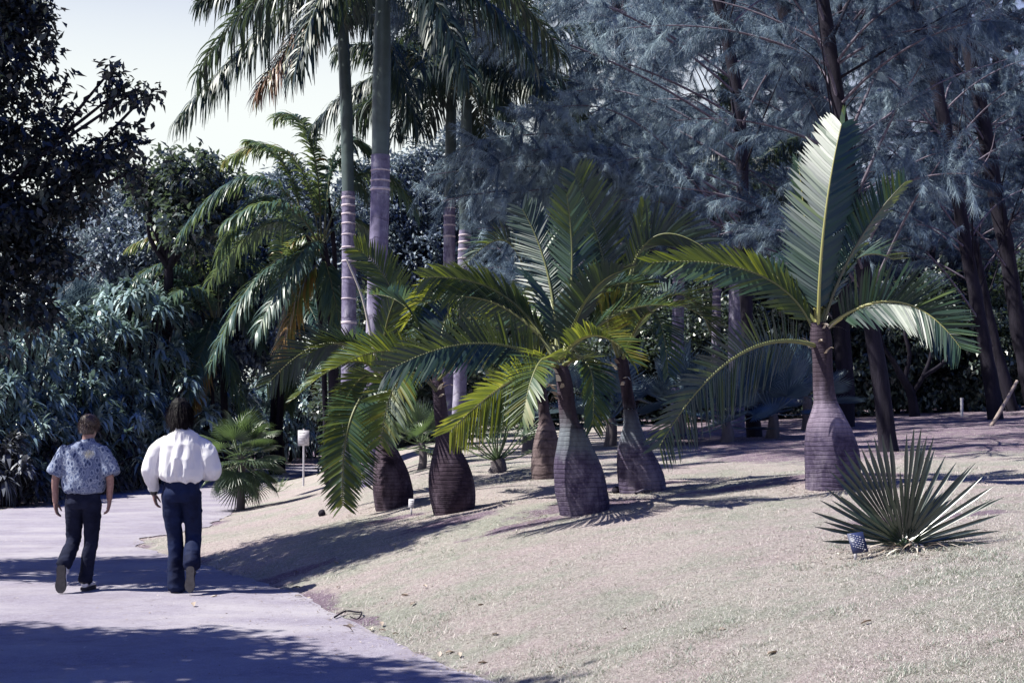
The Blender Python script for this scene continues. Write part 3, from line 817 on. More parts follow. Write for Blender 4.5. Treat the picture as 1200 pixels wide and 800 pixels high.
    fr(t, Y, (450, 444, 0.05), (475, 400, 0.8), (515, 405, 1.4), n=56, L=0.44, lift=35, tint=0.24, seed=66)
    back_fronds(t, Y, 448, 442, 76, 4, 1.6)
    # bare pale flower stalk leaning up beside it
    mb = MB(); tube(mb, polyline([P(447, 445, Y), P(438, 410, Y - .1), P(425, 350, Y - .2), P(406, 303, Y - .25)], 14), np.linspace(0.022, 0.012, 14), 6, 0.8)
    o = mb.build('spear_leaf', M['dry_leaf'], t)

# ------------------------------------------------------------------ royal palms
def royal_palm(label, axis_px, Y, v_scar, v_rings, crown, nf, Lf, seed, explicit=(), group='royal palms behind the bottle palms', Lleaf=0.68, az_skip=None):
    """axis_px: (u, v, half width px) from top to bottom; the last one is carried down to the ground"""
    pts = [P(u, v, Y) for u, v, _ in axis_px]; rad = [0.86 * h * Y / FPX for _, _, h in axis_px]
    low = pts[-1]
    b = np.array([low[0], Y, float(gz(low[0], Y))])
    root = empty('royal_palm', b, label, 'palm tree', group)
    pts.append(np.array([b[0], Y, b[2] - 0.05])); rad.append(rad[-1] * 1.18)
    pts = pts[::-1]; rad = rad[::-1]
    n = 60
    # evenly by height
    h = np.array([p[2] for p in pts]); hh = np.linspace(h[0], h[-1], n)
    C = np.stack([np.interp(hh, h, [p[i] for p in pts]) for i in range(3)], 1)
    rr = np.interp(hh, h, rad)
    zs = P(0, v_scar, Y)[2]
    k = int(np.searchsorted(hh, zs))
    mb = MB(); tube(mb, C[:k + 1], rr[:k + 1], 20, ridge=0.05, seed=seed); mb.build('trunk', M['royal_trunk'], root)
    mb = MB(); tube(mb, C[k:], rr[k:] * 0.93 * (1 + 0.10 * np.sin(np.linspace(0, 3.14, n - k))), 18); mb.build('crownshaft', M['crownshaft'], root)
    r = rng(seed)
    for v in v_rings:
        z = P(0, v, Y)[2]
        c = np.array([np.interp(z, hh, C[:, i]) for i in range(3)]); q = np.interp(z, hh, rr)
        mb = MB()
        hgt = r.uniform(0.012, 0.026)
        tube(mb, [c + [0, 0, -hgt], c + [0, 0, -hgt * .6], c + [0, 0, hgt * .6], c + [0, 0, hgt]], [q * 1.0, q * 1.07, q * 1.07, q * 1.0], 20, ridge=0.03, seed=seed)
        mb.build('leaf_scar', M['scar'], root)
    top = C[-1] if crown is None else P(crown[0], crown[1], Y)
    i = 0
    for a, m_, t_, tint in explicit:
        frond(root, P(a[0], a[1], Y + a[2]), P(m_[0], m_[1], Y + m_[2]), P(t_[0], t_[1], Y + t_[2]), n=200, L=Lleaf, w=0.034, lift=10, fw=(30, 45), droop=0.75,
              tint=tint, seed=seed * 31 + i, leafmat='royal_leaf', plumose=0.6, r0=0.03, rtint=0.2, lvary=0.14)
        i += 1
    for q in range(nf):
        az = q * 2.399963 + seed
        e0 = R(62 - 64 * (q + 0.5) / nf)
        if az_skip and az_skip(az % (2 * math.pi)): continue
        frond(root, *arch(top + np.array([0, 0, 0.05]), az, e0, Lf * r.uniform(0.9, 1.08), Lf * r.uniform(0.18, 0.42)), n=150, L=Lleaf, w=0.034, lift=10, fw=(30, 45), droop=0.75,
              tint=r.uniform(0.1, 0.5), seed=seed * 57 + q, leafmat='royal_leaf', plumose=0.6, r0=0.03, rtint=0.2, lvary=0.14)
    return root

def royal_palms():
    royal_palm('thick trunked royal palm with three white rings under a long green crownshaft', [(449, -30, 9), (448, 40, 11.5), (447, 120, 13), (446, 188, 13), (445, 250, 13), (442, 330, 13.5), (440, 400, 14), (437, 480, 14)], 22.0,
               190, [200, 212, 222], (449, -30), 14, 3.6, 3,
               explicit=[((449, -28, 0), (540, -20, -0.3), (625, 70, -0.8), 0.1), ((449, -28, 0), (390, -20, -0.6), (345, 85, -1.2), 0.25), ((449, -25, 0), (500, -10, -1.0), (550, 95, -1.8), 0.1)])
    royal_palm('slim royal palm with many pale rings, left of the thick trunked one', [(399, -45, 7), (402, 40, 8), (406, 130, 8.5), (408, 226, 9), (409, 300, 9.6), (409, 380, 10), (408, 480, 10)], 26.0,
               228, [232, 241, 251, 262, 275, 290, 306, 326, 350, 378], (398, -48), 14, 3.6, 5,
               explicit=[((398, -40, 0), (308, 32, -0.8), (206, 142, -1.5), 0.3), ((398, -45, 0), (318, -35, 0.3), (232, 2, 0.2), 0.3), ((398, -35, 0), (355, 30, -0.6), (300, 110, -1.2), 0.98),
                         ((398, -40, 0), (450, 40, -0.5), (490, 150, -0.8), 0.1)])
    royal_palm('dark royal palm with banded trunk, right one of the close pair', [(547, 118, 7.5), (546, 180, 8), (545, 270, 8.2), (543, 330, 8.5), (540, 420, 9), (537, 500, 9.5)], 29.0,
               272, [276, 284, 293, 303], (547, 112), 17, 3.3, 7,
               explicit=[((547, 115, 0), (610, 70, 0), (672, 160, -0.5), 0.1), ((547, 112, 0), (580, 60, 0.6), (640, 110, 0.8), 0.1), ((547, 112, 0), (560, 55, -0.8), (600, 150, -1.4), 0.15), ((547, 112, 0), (520, 60, -0.6), (480, 140, -1.2), 0.1)])
    royal_palm('dark royal palm with banded trunk, left one of the close pair', [(529, 105, 7), (528, 180, 7.5), (527, 240, 8), (526, 330, 8.2), (525, 420, 8.5), (524, 500, 9)], 31.0,
               232, [236, 244, 253, 264, 277], (529, 98), 17, 3.3, 9,
               explicit=[((529, 100, 0), (470, 60, 0), (425, 150, -0.3), 0.1), ((529, 98, 0), (485, 40, 0.8), (440, 100, 1.0), 0.1), ((529, 98, 0), (495, 62, -0.8), (462, 160, -1.4), 0.12), ((529, 98, 0), (505, 50, 0.5), (472, 150, 0.6), 0.05), ((529, 98, 0), (560, 48, -0.5), (600, 125, -0.9), 0.1)])
    g = 'royal palms behind the bottle palms'
    royal_palm('royal palm with purple grey trunk standing alone under the pale boughs', [(797, 250, 7), (796, 310, 7.6), (795, 340, 8), (794, 400, 8.5)], 33.0, 318, [322, 331, 341, 352], (797, 245), 9, 3.2, 13)
    royal_palm('thin royal palm trunk seen through the arch of a frond, slimmer of two neighbours', [(842, 255, 5), (841, 320, 5.6), (840, 345, 6), (839, 400, 6)], 37.0, 336, [340, 348, 357, 367], (842, 250), 8, 3.0, 15)
    royal_palm('thicker royal palm trunk seen through the arch of a frond, beside the slimmer one', [(865, 240, 9), (864, 310, 9.6), (863, 340, 10), (862, 400, 10)], 31.0, 322, [], (865, 235), 8, 3.2, 17)

# ------------------------------------------------------------------ arching feather palms on the left
def feather_palm():
    Y = 30.0
    x = P(388, 400, Y)[0]
    b = np.array([x, Y, float(gz(x, Y))])
    root = empty('feather_palm', b, 'dark stemmed feather palm with long arching fronds reaching left over the shrubs', 'palm tree')
    for pts, h0 in (([(392, 500), (390, 420), (388, 340), (378, 285)], 0.11), ([(384, 500), (378, 400), (366, 300), (352, 250)], 0.06), ([(396, 500), (393, 400), (392, 300), (384, 230)], 0.06)):
        q = [P(u, v, Y + (0.25 if h0 < 0.1 else 0)) for u, v in pts]
        q[0] = np.array([q[0][0], q[0][1], b[2] - 0.05])
        mb = MB(); tube(mb, polyline(q, 24), np.linspace(h0, h0 * 0.75, 24), 10, ridge=0.05); mb.build('stem', M['dark_bark'], root)
    L = [((374, 290), (302, 208), (212, 272), -0.5, 0.35), ((376, 300), (305, 322), (248, 425), -1.2, 0.4), ((374, 285), (338, 180), (262, 190), 0.6, 0.75), ((380, 280), (395, 190), (430, 230), 0.4, 0.2),
         ((372, 310), (352, 340), (326, 420), -0.6, 0.97), ((376, 285), (362, 160), (322, 138), 0.9, 0.6), ((372, 290), (315, 262), (245, 330), 0.8, 0.3), ((378, 285), (430, 200), (490, 250), 0.6, 0.3),
         ((376, 290), (350, 300), (300, 390), -1.4, 0.3), ((380, 285), (420, 260), (470, 330), 0.9, 0.25), ((378, 300), (390, 340), (405, 420), -0.5, 0.5), ((374, 290), (330, 240), (262, 262), -1.3, 0.45),
         ((352, 250), (330, 190), (290, 165), 0.2, 0.6), ((384, 235), (400, 170), (440, 180), 0.2, 0.4), ((352, 250), (300, 235), (255, 300), 0.2, 0.3)]
    for i, (a, m_, t_, dy, tint) in enumerate(L):
        frond(root, P(a[0], a[1], Y), P(m_[0], m_[1], Y + dy * 0.5), P(t_[0], t_[1], Y + dy), n=150, L=0.66, w=0.040, lift=12, fw=(28, 45), droop=0.55, tint=tint, seed=300 + i,
              leafmat='feather_leaf', plumose=0.25, r0=0.024, rtint=0.2, lvary=0.1)

def feather_copy():
    src = [o for o in scene.objects if o.name == 'feather_palm'][0]
    for u, Y, rz, s, lab in ((262, 44, 0.5, 1.15, 'bluish feather palm with spreading fronds, further back between the hedge and the ringed trunks'), (330, 48, 2.4, 1.2, 'feather palm half hidden behind the dead brown frond of the nearer one')):
        c = copy_tree(src)
        c['label'] = lab
        x = P(u, 400, Y)[0]
        c.location = (x, Y, float(gz(x, Y)) - 0.9); c.rotation_euler = (0, 0, rz); c.scale = (s, s, s)

# ------------------------------------------------------------------ fan palms
def fan_leaf_mesh(name, n=26, span=150, Rl=0.6, petiole=0.7, fused=0.45, cup=0.25, droop=0.1, seed=0, tint=0.4, wseg=1.0, pw=0.012, tipw=0.6, bw=0.0):
    """petiole along +Y from the origin, blade in the XY plane facing +Z"""
    r = rng(seed); mb = MB()
    tt = np.linspace(0, 1, 7)
    tube(mb, np.stack([0 * tt, petiole * tt, -0.06 * petiole * np.sin(tt * 3.1)], 1), pw * (1.3 - 0.6 * tt), 5, 0.75)
    a = R(span) * (np.linspace(-0.5, 0.5, n)); da = R(span) / n * wseg
    V, Q, T = [], [], []
    hub = np.array([0, petiole, 0.0])
    for i, an in enumerate(a):
        L = Rl * (0.72 + 0.28 * math.cos(an * 1.1)) * r.uniform(0.93, 1.05)
        tn = np.clip(tint + r.normal(0, 0.08), 0, 1)
        def pt(rad, ang, lift):
            rr_ = rad / Rl
            return hub + np.array([math.sin(ang) * rad, math.cos(ang) * rad, lift + cup * rad * rr_ * 0.6 - droop * Rl * rr_ ** 3])
        f = fused * L
        wf = max(da * 0.5, bw / f)
        w2 = min(da * 0.5, 0.8) * tipw
        dz = f * math.sin(wf) * 0.55
        o = len(V)
        V += [pt(0.01, an - wf, 0), pt(0.01, an + wf, 0), pt(f, an - wf, dz), pt(f, an, -dz), pt(f, an + wf, dz),
              pt(L * 0.78, an - max(w2 * f / (L * .78) * 1.1, bw * .85 / (L * .78)), dz * .5), pt(L * 0.78, an, -dz * .5), pt(L * 0.78, an + max(w2 * f / (L * .78) * 1.1, bw * .85 / (L * .78)), dz * .5), pt(L, an - 0.002, 0), pt(L, an + 0.002, 0)]
        Q += [(o, o + 2, o + 3, o), (o, o + 3, o + 4, o + 1), (o + 2, o + 5, o + 6, o + 3), (o + 3, o + 6, o + 7, o + 4), (o + 5, o + 8, o + 9, o + 6), (o + 6, o + 9, o + 9, o + 7)]
        T += [tn] * 10
    # first and last style faces hold a repeated vertex; turn those into real quads by nudging
    Vn = np.array(V); Qn = []
    for q in Q:
        q = list(q)
        if len(set(q)) < 4:
            j = [k for k in range(4) if q.index(q[k]) != k][0]
            p_new = Vn[q[j]] + 1e-4 * (Vn[q[j - 1]] - Vn[q[j]])
            Vn = np.vstack([Vn, p_new]); T.append(T[q[j]]); q[j] = len(Vn) - 1
        Qn.append(q)
    mb.add(Vn, Qn, np.array(T))
    return mb.mesh(name, False)

def place_leaf(root, me, mat, pos, az, el, roll=0.0, s=1.0, name='leaf'):
    """leaf whose petiole leaves pos towards azimuth az, elevation el"""
    from mathutils import Matrix
    D = Vector((math.cos(az) * math.cos(el), math.sin(az) * math.cos(el), math.sin(el)))
    up = Vector((-math.cos(az) * math.sin(el), -math.sin(az) * math.sin(el), math.cos(el)))
    X = D.cross(up)
    m3 = Matrix((X, D, up)).transposed()
    m = Matrix.Translation(Vector(pos)) @ m3.to_4x4() @ Matrix.Rotation(roll, 4, 'Y') @ Matrix.Scale(s, 4)
    o = bpy.data.objects.new(name, me)
    if len(me.materials) == 0: me.materials.append(mat)
    col.objects.link(o)
    o.parent = root
    o.matrix_parent_inverse = world_inv(root)
    o.matrix_basis = m
    return o

def fan_palm(name, label, base, h, n, meshes, mat, seed, stem_r=0.08, el=(80, -20), s=1.0, group=None, cat='palm', bark='grey_bark', stem=True):
    root = empty(name, base, label, cat, group)
    r = rng(seed); base = np.asarray(base, float)
    top = base + np.array([0, 0, h])
    if stem:
        tt = np.linspace(0, 1, 12)
        mb = MB(); tube(mb, base + np.stack([0.03 * np.sin(tt * 3), 0 * tt, h * tt - 0.05 * (1 - tt)], 1), stem_r * (1.25 - 0.3 * tt), 10, ridge=0.25, seed=seed); mb.build('stem', M[bark], root)
    for i in range(n):
        f = (i + 0.5) / n
        az = i * 2.399963 + seed
        e = R(el[0] + (el[1] - el[0]) * f ** 0.9) + r.normal(0, 0.08)
        place_leaf(root, meshes[i % len(meshes)], mat, top - np.array([0, 0, 0.12 * f * min(h, 1)]), az, e, r.normal(0, 0.2), s * r.uniform(0.85, 1.1))
    return root

def fan_palms():
    g = 'fan palms under the trees'
    blue = [fan_leaf_mesh('blue_leaf', 30, 210, 0.62, 0.55, 0.5, 0.3, 0.06, k, 0.35 + 0.12 * k) for k in range(3)]
    green = [fan_leaf_mesh('green_leaf', 26, 200, 0.55, 0.5, 0.42, 0.25, 0.15, 10 + k, 0.3 + 0.15 * k) for k in range(3)]
    darkgreen = [fan_leaf_mesh('dark_fan_leaf', 26, 200, 0.55, 0.5, 0.42, 0.2, 0.35, 30 + k, 0.08 + 0.2 * k) for k in range(3)]
    star = [fan_leaf_mesh('star_leaf', 16, 300, 0.42, 0.6, 0.15, 0.3, 0.05, 20 + k, 0.35 + 0.15 * k, 1.0) for k in range(3)]
    spec = [((905, 508), 26.0, 0.5, 15, 1.15, 'blue fan palm in deep shade just left of the lone bottle palm'),
            ((850, 510), 25.0, 0.35, 14, 1.05, 'blue fan palm behind the hanging frond, its petioles crossing low down'),
            ((795, 512), 27.5, 0.6, 13, 1.1, 'blue fan palm directly behind the right hand trunks of the clump'),
            ((715, 530), 25.5, 0.5, 14, 1.2, 'blue fan palm filling the gap between two grey bottle palms'),
            ((618, 525), 25.0, 0.7, 13, 1.1, 'blue fan palm behind the brown scarred bottle palm'),
            ((945, 500), 29.0, 0.7, 12, 1.1, 'blue fan palm behind the neck of the lone bottle palm')]
    for i, ((u, v), Y, h, n, s, lab) in enumerate(spec):
        x = P(u, v, Y)[0]
        fan_palm('fan_palm', lab, (x, Y, float(gz(x, Y))), h, n, blue, M['blue_fan'], 40 + i, 0.10, (85, -12), s, g)
    b = G(583, 553)
    fan_palm('fan_palm', 'stemless fan palm with star shaped leaves between two dark trunked and grey bottle palms', b, 0.18, 19, star, M['green_fan'], 60, 0.10, (88, 12), 0.98, g)
    b = G(494, 548)
    x = P(494, 500, 24.0)[0]
    fan_palm('fan_palm', 'bright green bushy palm seen between the two dark bottle palms', (x, 24.0, float(gz(x, 24.0))), 0.45, 22, green, M['green_fan'], 64, 0.07, (85, -20), 0.80, g)
    # the small one at the lawn edge beside the walkers
    b = G(281, 598)
    fan_palm('fan_palm', 'small fan palm with a slim bare stem at the path edge beside the white shirt', b, 1.05, 46, darkgreen, M['green_fan'], 70, 0.065, (85, -60), 0.92)
    b = G(325, 577)
    fan_palm('palm_seedling', 'low tufted palm seedling on the lawn edge behind the small fan palm', b, 0.02, 9, star, M['green_fan'], 75, 0.02, (70, 20), 0.42, cat='plant', stem=False)
    # tufted fan palms far back on the left
    far_star = [fan_leaf_mesh('far_star_leaf', 15, 190, 0.60, 0.6, 0.25, 0.2, 0.2, 130 + k, 0.15 + 0.2 * k, 0.9) for k in range(3)]
    far = [(92, 42), (130, 45), (168, 47), (206, 50), (60, 41), (240, 54)]
    labs = ['tall fan palm with spiky heads far back beside the dark tree', 'tall fan palm with spiky heads below the bluish trees', 'tall fan palm with a yellow green young leaf far back', 'tall fan palm half behind the arching fronds',
            'tall fan palm behind the dark overhanging leaves', 'tall fan palm farthest back, behind the lowest arching fronds']
    for i, (u, Y) in enumerate(far):
        x = P(u, 400, Y)[0]; zt = P(u, 372 + 6 * (i % 3), Y)[2]
        zb = float(gz(x, Y))
        fan_palm('fan_palm', labs[i], (x, Y, zb), zt - zb, 54, far_star, M['blue_fan'], 80 + i, 0.09, (89, 12), 1.15 * Y / 42, 'tall fan palms beyond the hedge')
    x = P(237, 330, 38.5)[0]

def sword_plant():
    b = G(1058, 643)
    root = empty('sword_leaf_plant', b, 'stiff dark sword leaved young palm on bare soil in front of the lone bottle palm', 'plant')
    #     view angle, span, fused, radius, tilt towards camera, y offset
    spec = [(115, 44, 0.66, 0.82, 0.06, 0.06, 10), (80, 15, 0.74, 0.86, 0.0, 0.0, 5), (61, 30, 0.14, 0.80, -0.10, 0.02, 5), (37, 24, 0.10, 0.78, 0.12, 0.0, 4), (157, 26, 0.14, 0.74, 0.15, 0.0, 4),
            (137, 22, 0.18, 0.58, -0.25, 0.08, 4), (94, 36, 0.50, 0.58, 0.30, -0.04, 6), (19, 20, 0.08, 0.72, 0.25, -0.02, 3), (48, 26, 0.12, 0.60, -0.40, 0.06, 4), (171, 14, 0.08, 0.64, 0.20, 0.0, 2),
            (148, 22, 0.10, 0.50, 0.45, -0.05, 3), (70, 34, 0.15, 0.46, 0.50, -0.05, 4), (8, 12, 0.06, 0.58, 0.30, -0.03, 2), (125, 30, 0.2, 0.45, 0.5, -0.06, 4)]
    from mathutils import Matrix
    for i, (an, span, fu, Rl, tilt, dy, n) in enumerate(spec):
        me = fan_leaf_mesh('sword_leaf', n, span, Rl * 0.88, 0.05, fu, 0.05, 0.02 if an > 30 else 0.06, 90 + i, 0.25 + 0.06 * (i % 4), 0.98, 0.014, 0.95, 0.015)
        D = Vector((math.cos(R(an)), -tilt, math.sin(R(an)) + 0.02)).normalized()
        Nn = Vector((0.12 * math.cos(i), -1, 0.25)); Nn = (Nn - Nn.dot(D) * D).normalized()
        X = D.cross(Nn)
        o = bpy.data.objects.new('leaf', me); me.materials.append(M['sword_leaf']); col.objects.link(o)
        o.parent = root
        o.matrix_basis = Matrix.Translation((0, dy, 0.02)) @ Matrix((X, D, Nn)).transposed().to_4x4()
    r = rng(8); n = 60
    mb = MB(); az = r.random(n) * 6.28
    B = np.stack([np.cos(az) * r.uniform(0, .25, n) + 0.1, np.sin(az) * r.uniform(0, .2, n), r.uniform(0, .05, n)], 1) + b
    strips(mb, B, nrm(np.stack([np.cos(az), np.sin(az), r.uniform(-0.1, .4, n)], 1)), np.stack([-np.sin(az), np.cos(az), az * 0], 1), r.uniform(.15, .45, n), 0.022, 0.3, tint=r.uniform(0.1, .8, n))
    mb.build('dead_blades', M['dry_leaf'], root)

# ------------------------------------------------------------------ broad leaved crowns and bushes
def crown(mb, blobs, dens, L, w, r, tint=(0.4, 0.2), hang=0.5, shell=0.55):
    for c, rad in blobs:
        c = np.asarray(c, float); rad = np.broadcast_to(np.asarray(rad, float), (3,))
        nt = max(6, int(dens * (rad[0] * rad[1] * rad[2]) ** (2 / 3)))
        nc = max(4, nt // 14)
        d = nrm(r.normal(size=(nc, 3)))
        q = c + d * rad * (shell + (1.08 - shell) * r.random((nc, 1)) ** 0.6) * r.uniform(0.75, 1.12, (nc, 1))
        k = 14
        B = np.repeat(q, k, 0) + r.normal(size=(nc * k, 3)) * L * 0.55
        D = nrm(np.repeat(d, k, 0) * 0.7 + r.normal(size=(nc * k, 3)) * 0.75 + np.array([0, 0, -hang]))
        N = nrm(np.repeat(d, k, 0) * 0.4 + np.array([0, 0, 0.9]) + r.normal(size=(nc * k, 3)) * 0.45)
        t = np.clip(np.repeat(r.normal(tint[0], tint[1], nc), k) + r.normal(0, 0.08, nc * k), 0, 1)
        leaves(mb, B, D, N, L * r.uniform(0.6, 1.25, nc * k), w * r.uniform(0.7, 1.2, nc * k), t)

def limbs(mb, base, blobs, r0, r, fork=0.35):
    base = np.asarray(base, float)
    cz = np.mean([np.asarray(b[0], float) for b in blobs], 0)
    f = base + (cz - base) * fork; f[:2] = base[:2] + (cz[:2] - base[:2]) * fork * 0.5
    tube(mb, polyline([base - [0, 0, .1], base * .5 + f * .5 + r.normal(0, .05, 3), f], 12), np.linspace(r0 * 1.25, r0 * 0.8, 12), 10, ridge=0.12)
    for c, _ in blobs:
        c = np.asarray(c, float)
        m_ = f * 0.5 + c * 0.5 + r.normal(0, 0.15, 3) + [0, 0, 0.1]
        tube(mb, polyline([f, m_, c], 10), np.linspace(r0 * 0.55, r0 * 0.12, 10), 6, ridge=0.1)

def leafy_tree(name, label, base, blobs, mat, L, w, dens, seed, r0=0.15, group=None, cat='tree', tint=(0.4, 0.2), hang=0.5, bark='dark_bark', fork=0.35, shell=0.5):
    r = rng(seed)
    root = empty(name, base, label, cat, group)
    mb = MB(); limbs(mb, base, blobs, r0, r, fork); mb.build('trunk', M[bark], root)
    mb = MB(); crown(mb, blobs, dens, L, w, r, tint, hang, shell); mb.build('crown', M[mat], root, False)
    return root

def left_trees():
    # the dark tree whose boughs hang into the picture from the left
    Y = 14.6
    bl = []
    for u, v, dy, rp in [(20, 60, 0, 62), (-60, 20, .3, 90), (-90, 130, -.3, 100), (30, 150, 0.2, 58), (75, 185, 0, 42), (118, 190, .1, 36), (148, 165, .1, 24), (10, 250, .1, 66), (60, 300, .2, 40), (-60, 260, 0, 100), (0, 340, .2, 62), (45, 358, .1, 28), (-80, 360, .2, 90), (172, 110, 0.05, 13), (165, 102, 0, 15), (135, 110, .1, 22), (128, 85, .1, 12), (10, 0, .1, 55), (-40, -70, 0, 100), (-140, 60, .2, 110), (85, 235, .1, 36), (40, 20, .1, 26), (160, 200, .1, 16), (-150, -60, 0, 120)]:
        rad = rp * Y / FPX
        bl.append((P(u, v, Y + dy) + np.array([0, 0, 0]), (rad, min(rad, 0.85), rad * 0.9)))
    bl += [((-7.5, 15.8, 5.0), 1.0), ((-7.2, 16.1, 6.4), .9), ((-8.6, 16.0, 4.2), 1.0), ((-6.9, 15.9, 7.3), .8), ((-8.8, 16.0, 5.8), 1.1), ((-7.0, 16.3, 4.0), .7)]
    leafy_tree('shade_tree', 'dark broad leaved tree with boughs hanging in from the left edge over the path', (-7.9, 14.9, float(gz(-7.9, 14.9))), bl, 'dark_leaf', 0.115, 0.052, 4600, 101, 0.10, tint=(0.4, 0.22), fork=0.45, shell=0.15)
    # its neighbour nearer the viewer, outside the frame, throws the shade across the foreground
    r = rng(103)
    bl = [((-8.5 + a, 8.9 + b_, 6.0 + c), rad) for a, b_, c, rad in [(0, 0, 0, 1.5), (1.6, .2, .2, 1.1), (2.3, -.5, .9, .8), (-1.6, -.4, .3, 1.4), (-.3, -1.7, .4, 1.2), (.8, -1.5, -.2, 1.0), (1.4, 1.0, .6, .7), (-.6, 1.0, 1.2, 1.0), (2.1, -1.6, .4, .9), (-2.6, -1.6, .2, 1.4), (3.0, -1.2, 1.5, .6)]]
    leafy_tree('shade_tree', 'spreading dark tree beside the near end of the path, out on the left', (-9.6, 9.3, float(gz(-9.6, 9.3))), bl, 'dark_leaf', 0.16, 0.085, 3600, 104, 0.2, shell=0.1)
    # dark leafy top standing up against the sky
    Y = 40
    def bls(lst, Y, flat=1.0): return [(P(u, v, Y + dy), (rp * Y / FPX, rp * Y / FPX * flat, rp * Y / FPX * .85)) for u, v, dy, rp in lst]
    x = P(190, 400, Y + 3.5)[0]
    leafy_tree('leafy_tree', 'dark leafy tree top standing against the sky left of the tall palms', (x, Y + 3.5, float(gz(x, Y + 3.5))), bls([(225, 205, 0, 34), (190, 195, .5, 22), (262, 212, .5, 24), (205, 235, 1, 40), (255, 240, 1, 36), (180, 225, 1, 26), (150, 205, 1, 16), (230, 260, 0, 40)], Y), 'under_leaf', 0.26, 0.12, 1500, 111, 0.18, 'leafy trees beyond the path', fork=0.75)
    Y = 46
    labs = ['bluish feathery tree crown above the fan palms, left one', 'bluish feathery tree crown above the fan palms, right one', 'bluish tree crown behind the arching palm fronds', 'bluish tree crown between the tall ringed trunks', 'bluish tree crown low down behind the dark overhanging boughs']
    for i, (lst, Yy) in enumerate([([(165, 260, 0, 40), (140, 290, -1, 38), (185, 300, -1, 40), (120, 250, 1, 30), (155, 235, 1, 25)], 46), ([(225, 250, 0, 38), (250, 285, -1, 40), (215, 300, -1, 36), (265, 255, 1, 30)], 47),
                                   ([(330, 250, 0, 60), (300, 300, -1, 50), (360, 320, -1, 50), (390, 260, 0, 40), (350, 215, 1, 30), (285, 345, -2, 50), (325, 365, -2, 55), (255, 335, -2, 40), (290, 400, -3, 45), (265, 410, -3, 40)], 50), ([(470, 250, 0, 45), (500, 300, 0, 60), (440, 300, 0, 50), (590, 190, 1, 22), (560, 250, 1, 50), (470, 205, 0, 26), (505, 192, 1, 34), (450, 222, 0, 36), (548, 170, 1, 36), (425, 212, 1, 24)], 52), ([(85, 290, 0, 45), (55, 320, -1, 45), (115, 330, -1, 40), (95, 250, 1, 28), (40, 270, 0, 40)], 49)]):
        x = P(lst[0][0], 400, Yy)[0]
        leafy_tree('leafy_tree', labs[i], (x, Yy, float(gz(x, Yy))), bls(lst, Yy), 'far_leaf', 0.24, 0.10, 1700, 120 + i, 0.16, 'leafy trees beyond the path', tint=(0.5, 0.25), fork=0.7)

# ------------------------------------------------------------------ the strap leaved shrubs along the far side of the path
def strap_shrub(label, h, wid, seed, mat='shrub_leaf', Ls=0.55, ros=26, nl=46):
    root = empty('strap_leaf_shrub', (0, 0, 0), label, 'shrub', 'strap leaved shrubs along the far side of the path')
    r = rng(seed)
    st = MB(); fo = MB()
    for i in range(ros):
        f = (i + 0.5) / ros
        az = i * 2.4 + seed
        zt = h * (0.25 + 0.75 * (1 - f ** 1.7)) * r.uniform(0.85, 1.12)
        rad = wid * (0.15 + 0.85 * f ** 0.7) * r.uniform(0.75, 1.25)
        top = np.array([math.cos(az) * rad, math.sin(az) * rad, zt])
        b0 = np.array([top[0] * 0.45, top[1] * 0.45, -0.1])
        tube(st, polyline([b0, (b0 + top) / 2 + [0, 0, 0.1 * h], top], 6), np.linspace(0.03, 0.015, 6), 5)
        n = nl
        a2 = np.where(r.random(n) < 0.6, az + r.normal(0, 0.9, n), r.random(n) * 6.283); e = np.where(r.random(n) < 0.25, r.uniform(0.7, 1.45, n), r.uniform(-0.15, 0.75, n))
        D = np.stack([np.cos(a2) * np.cos(e), np.sin(a2) * np.cos(e), np.sin(e)], 1)
        W = np.stack([-np.sin(a2), np.cos(a2), np.zeros(n)], 1)
        t = np.clip(0.42 + 0.25 * r.normal() + r.normal(0, 0.12, n), 0, 1)
        strips(fo, top + D * 0.02 - np.array([0, 0, 1]) * (r.random(n) * 0.25)[:, None], D, W, Ls * r.uniform(0.6, 1.15, n), r.uniform(0.05, 0.10, n), r.uniform(0.3, 0.8, n), (0.5, 1.0, 0.85, 0.08), t)
    # hanging old leaves under the heads
    n = ros * 9
    i = r.integers(0, ros, n); f = (i + .5) / ros; az = i * 2.4 + seed + r.normal(0, .25, n)
    rad = wid * (0.15 + 0.85 * f ** 0.7) * r.uniform(0.7, 1.0, n); z = h * (0.30 + 0.70 * (1 - f ** 1.6)) * r.uniform(0.35, 0.95, n)
    D = nrm(np.stack([np.cos(az) * .5, np.sin(az) * .5, r.uniform(-1.2, .2, n)], 1))
    strips(fo, np.stack([np.cos(az) * rad, np.sin(az) * rad, z], 1), D, np.stack([-np.sin(az), np.cos(az), az * 0], 1), r.uniform(.3, .7, n), r.uniform(.025, .05, n), 0.4, tint=r.uniform(0, 0.4, n))
    st.build('stems', M['dark_bark'], root); fo.build('foliage', M[mat], root, False)
    return root

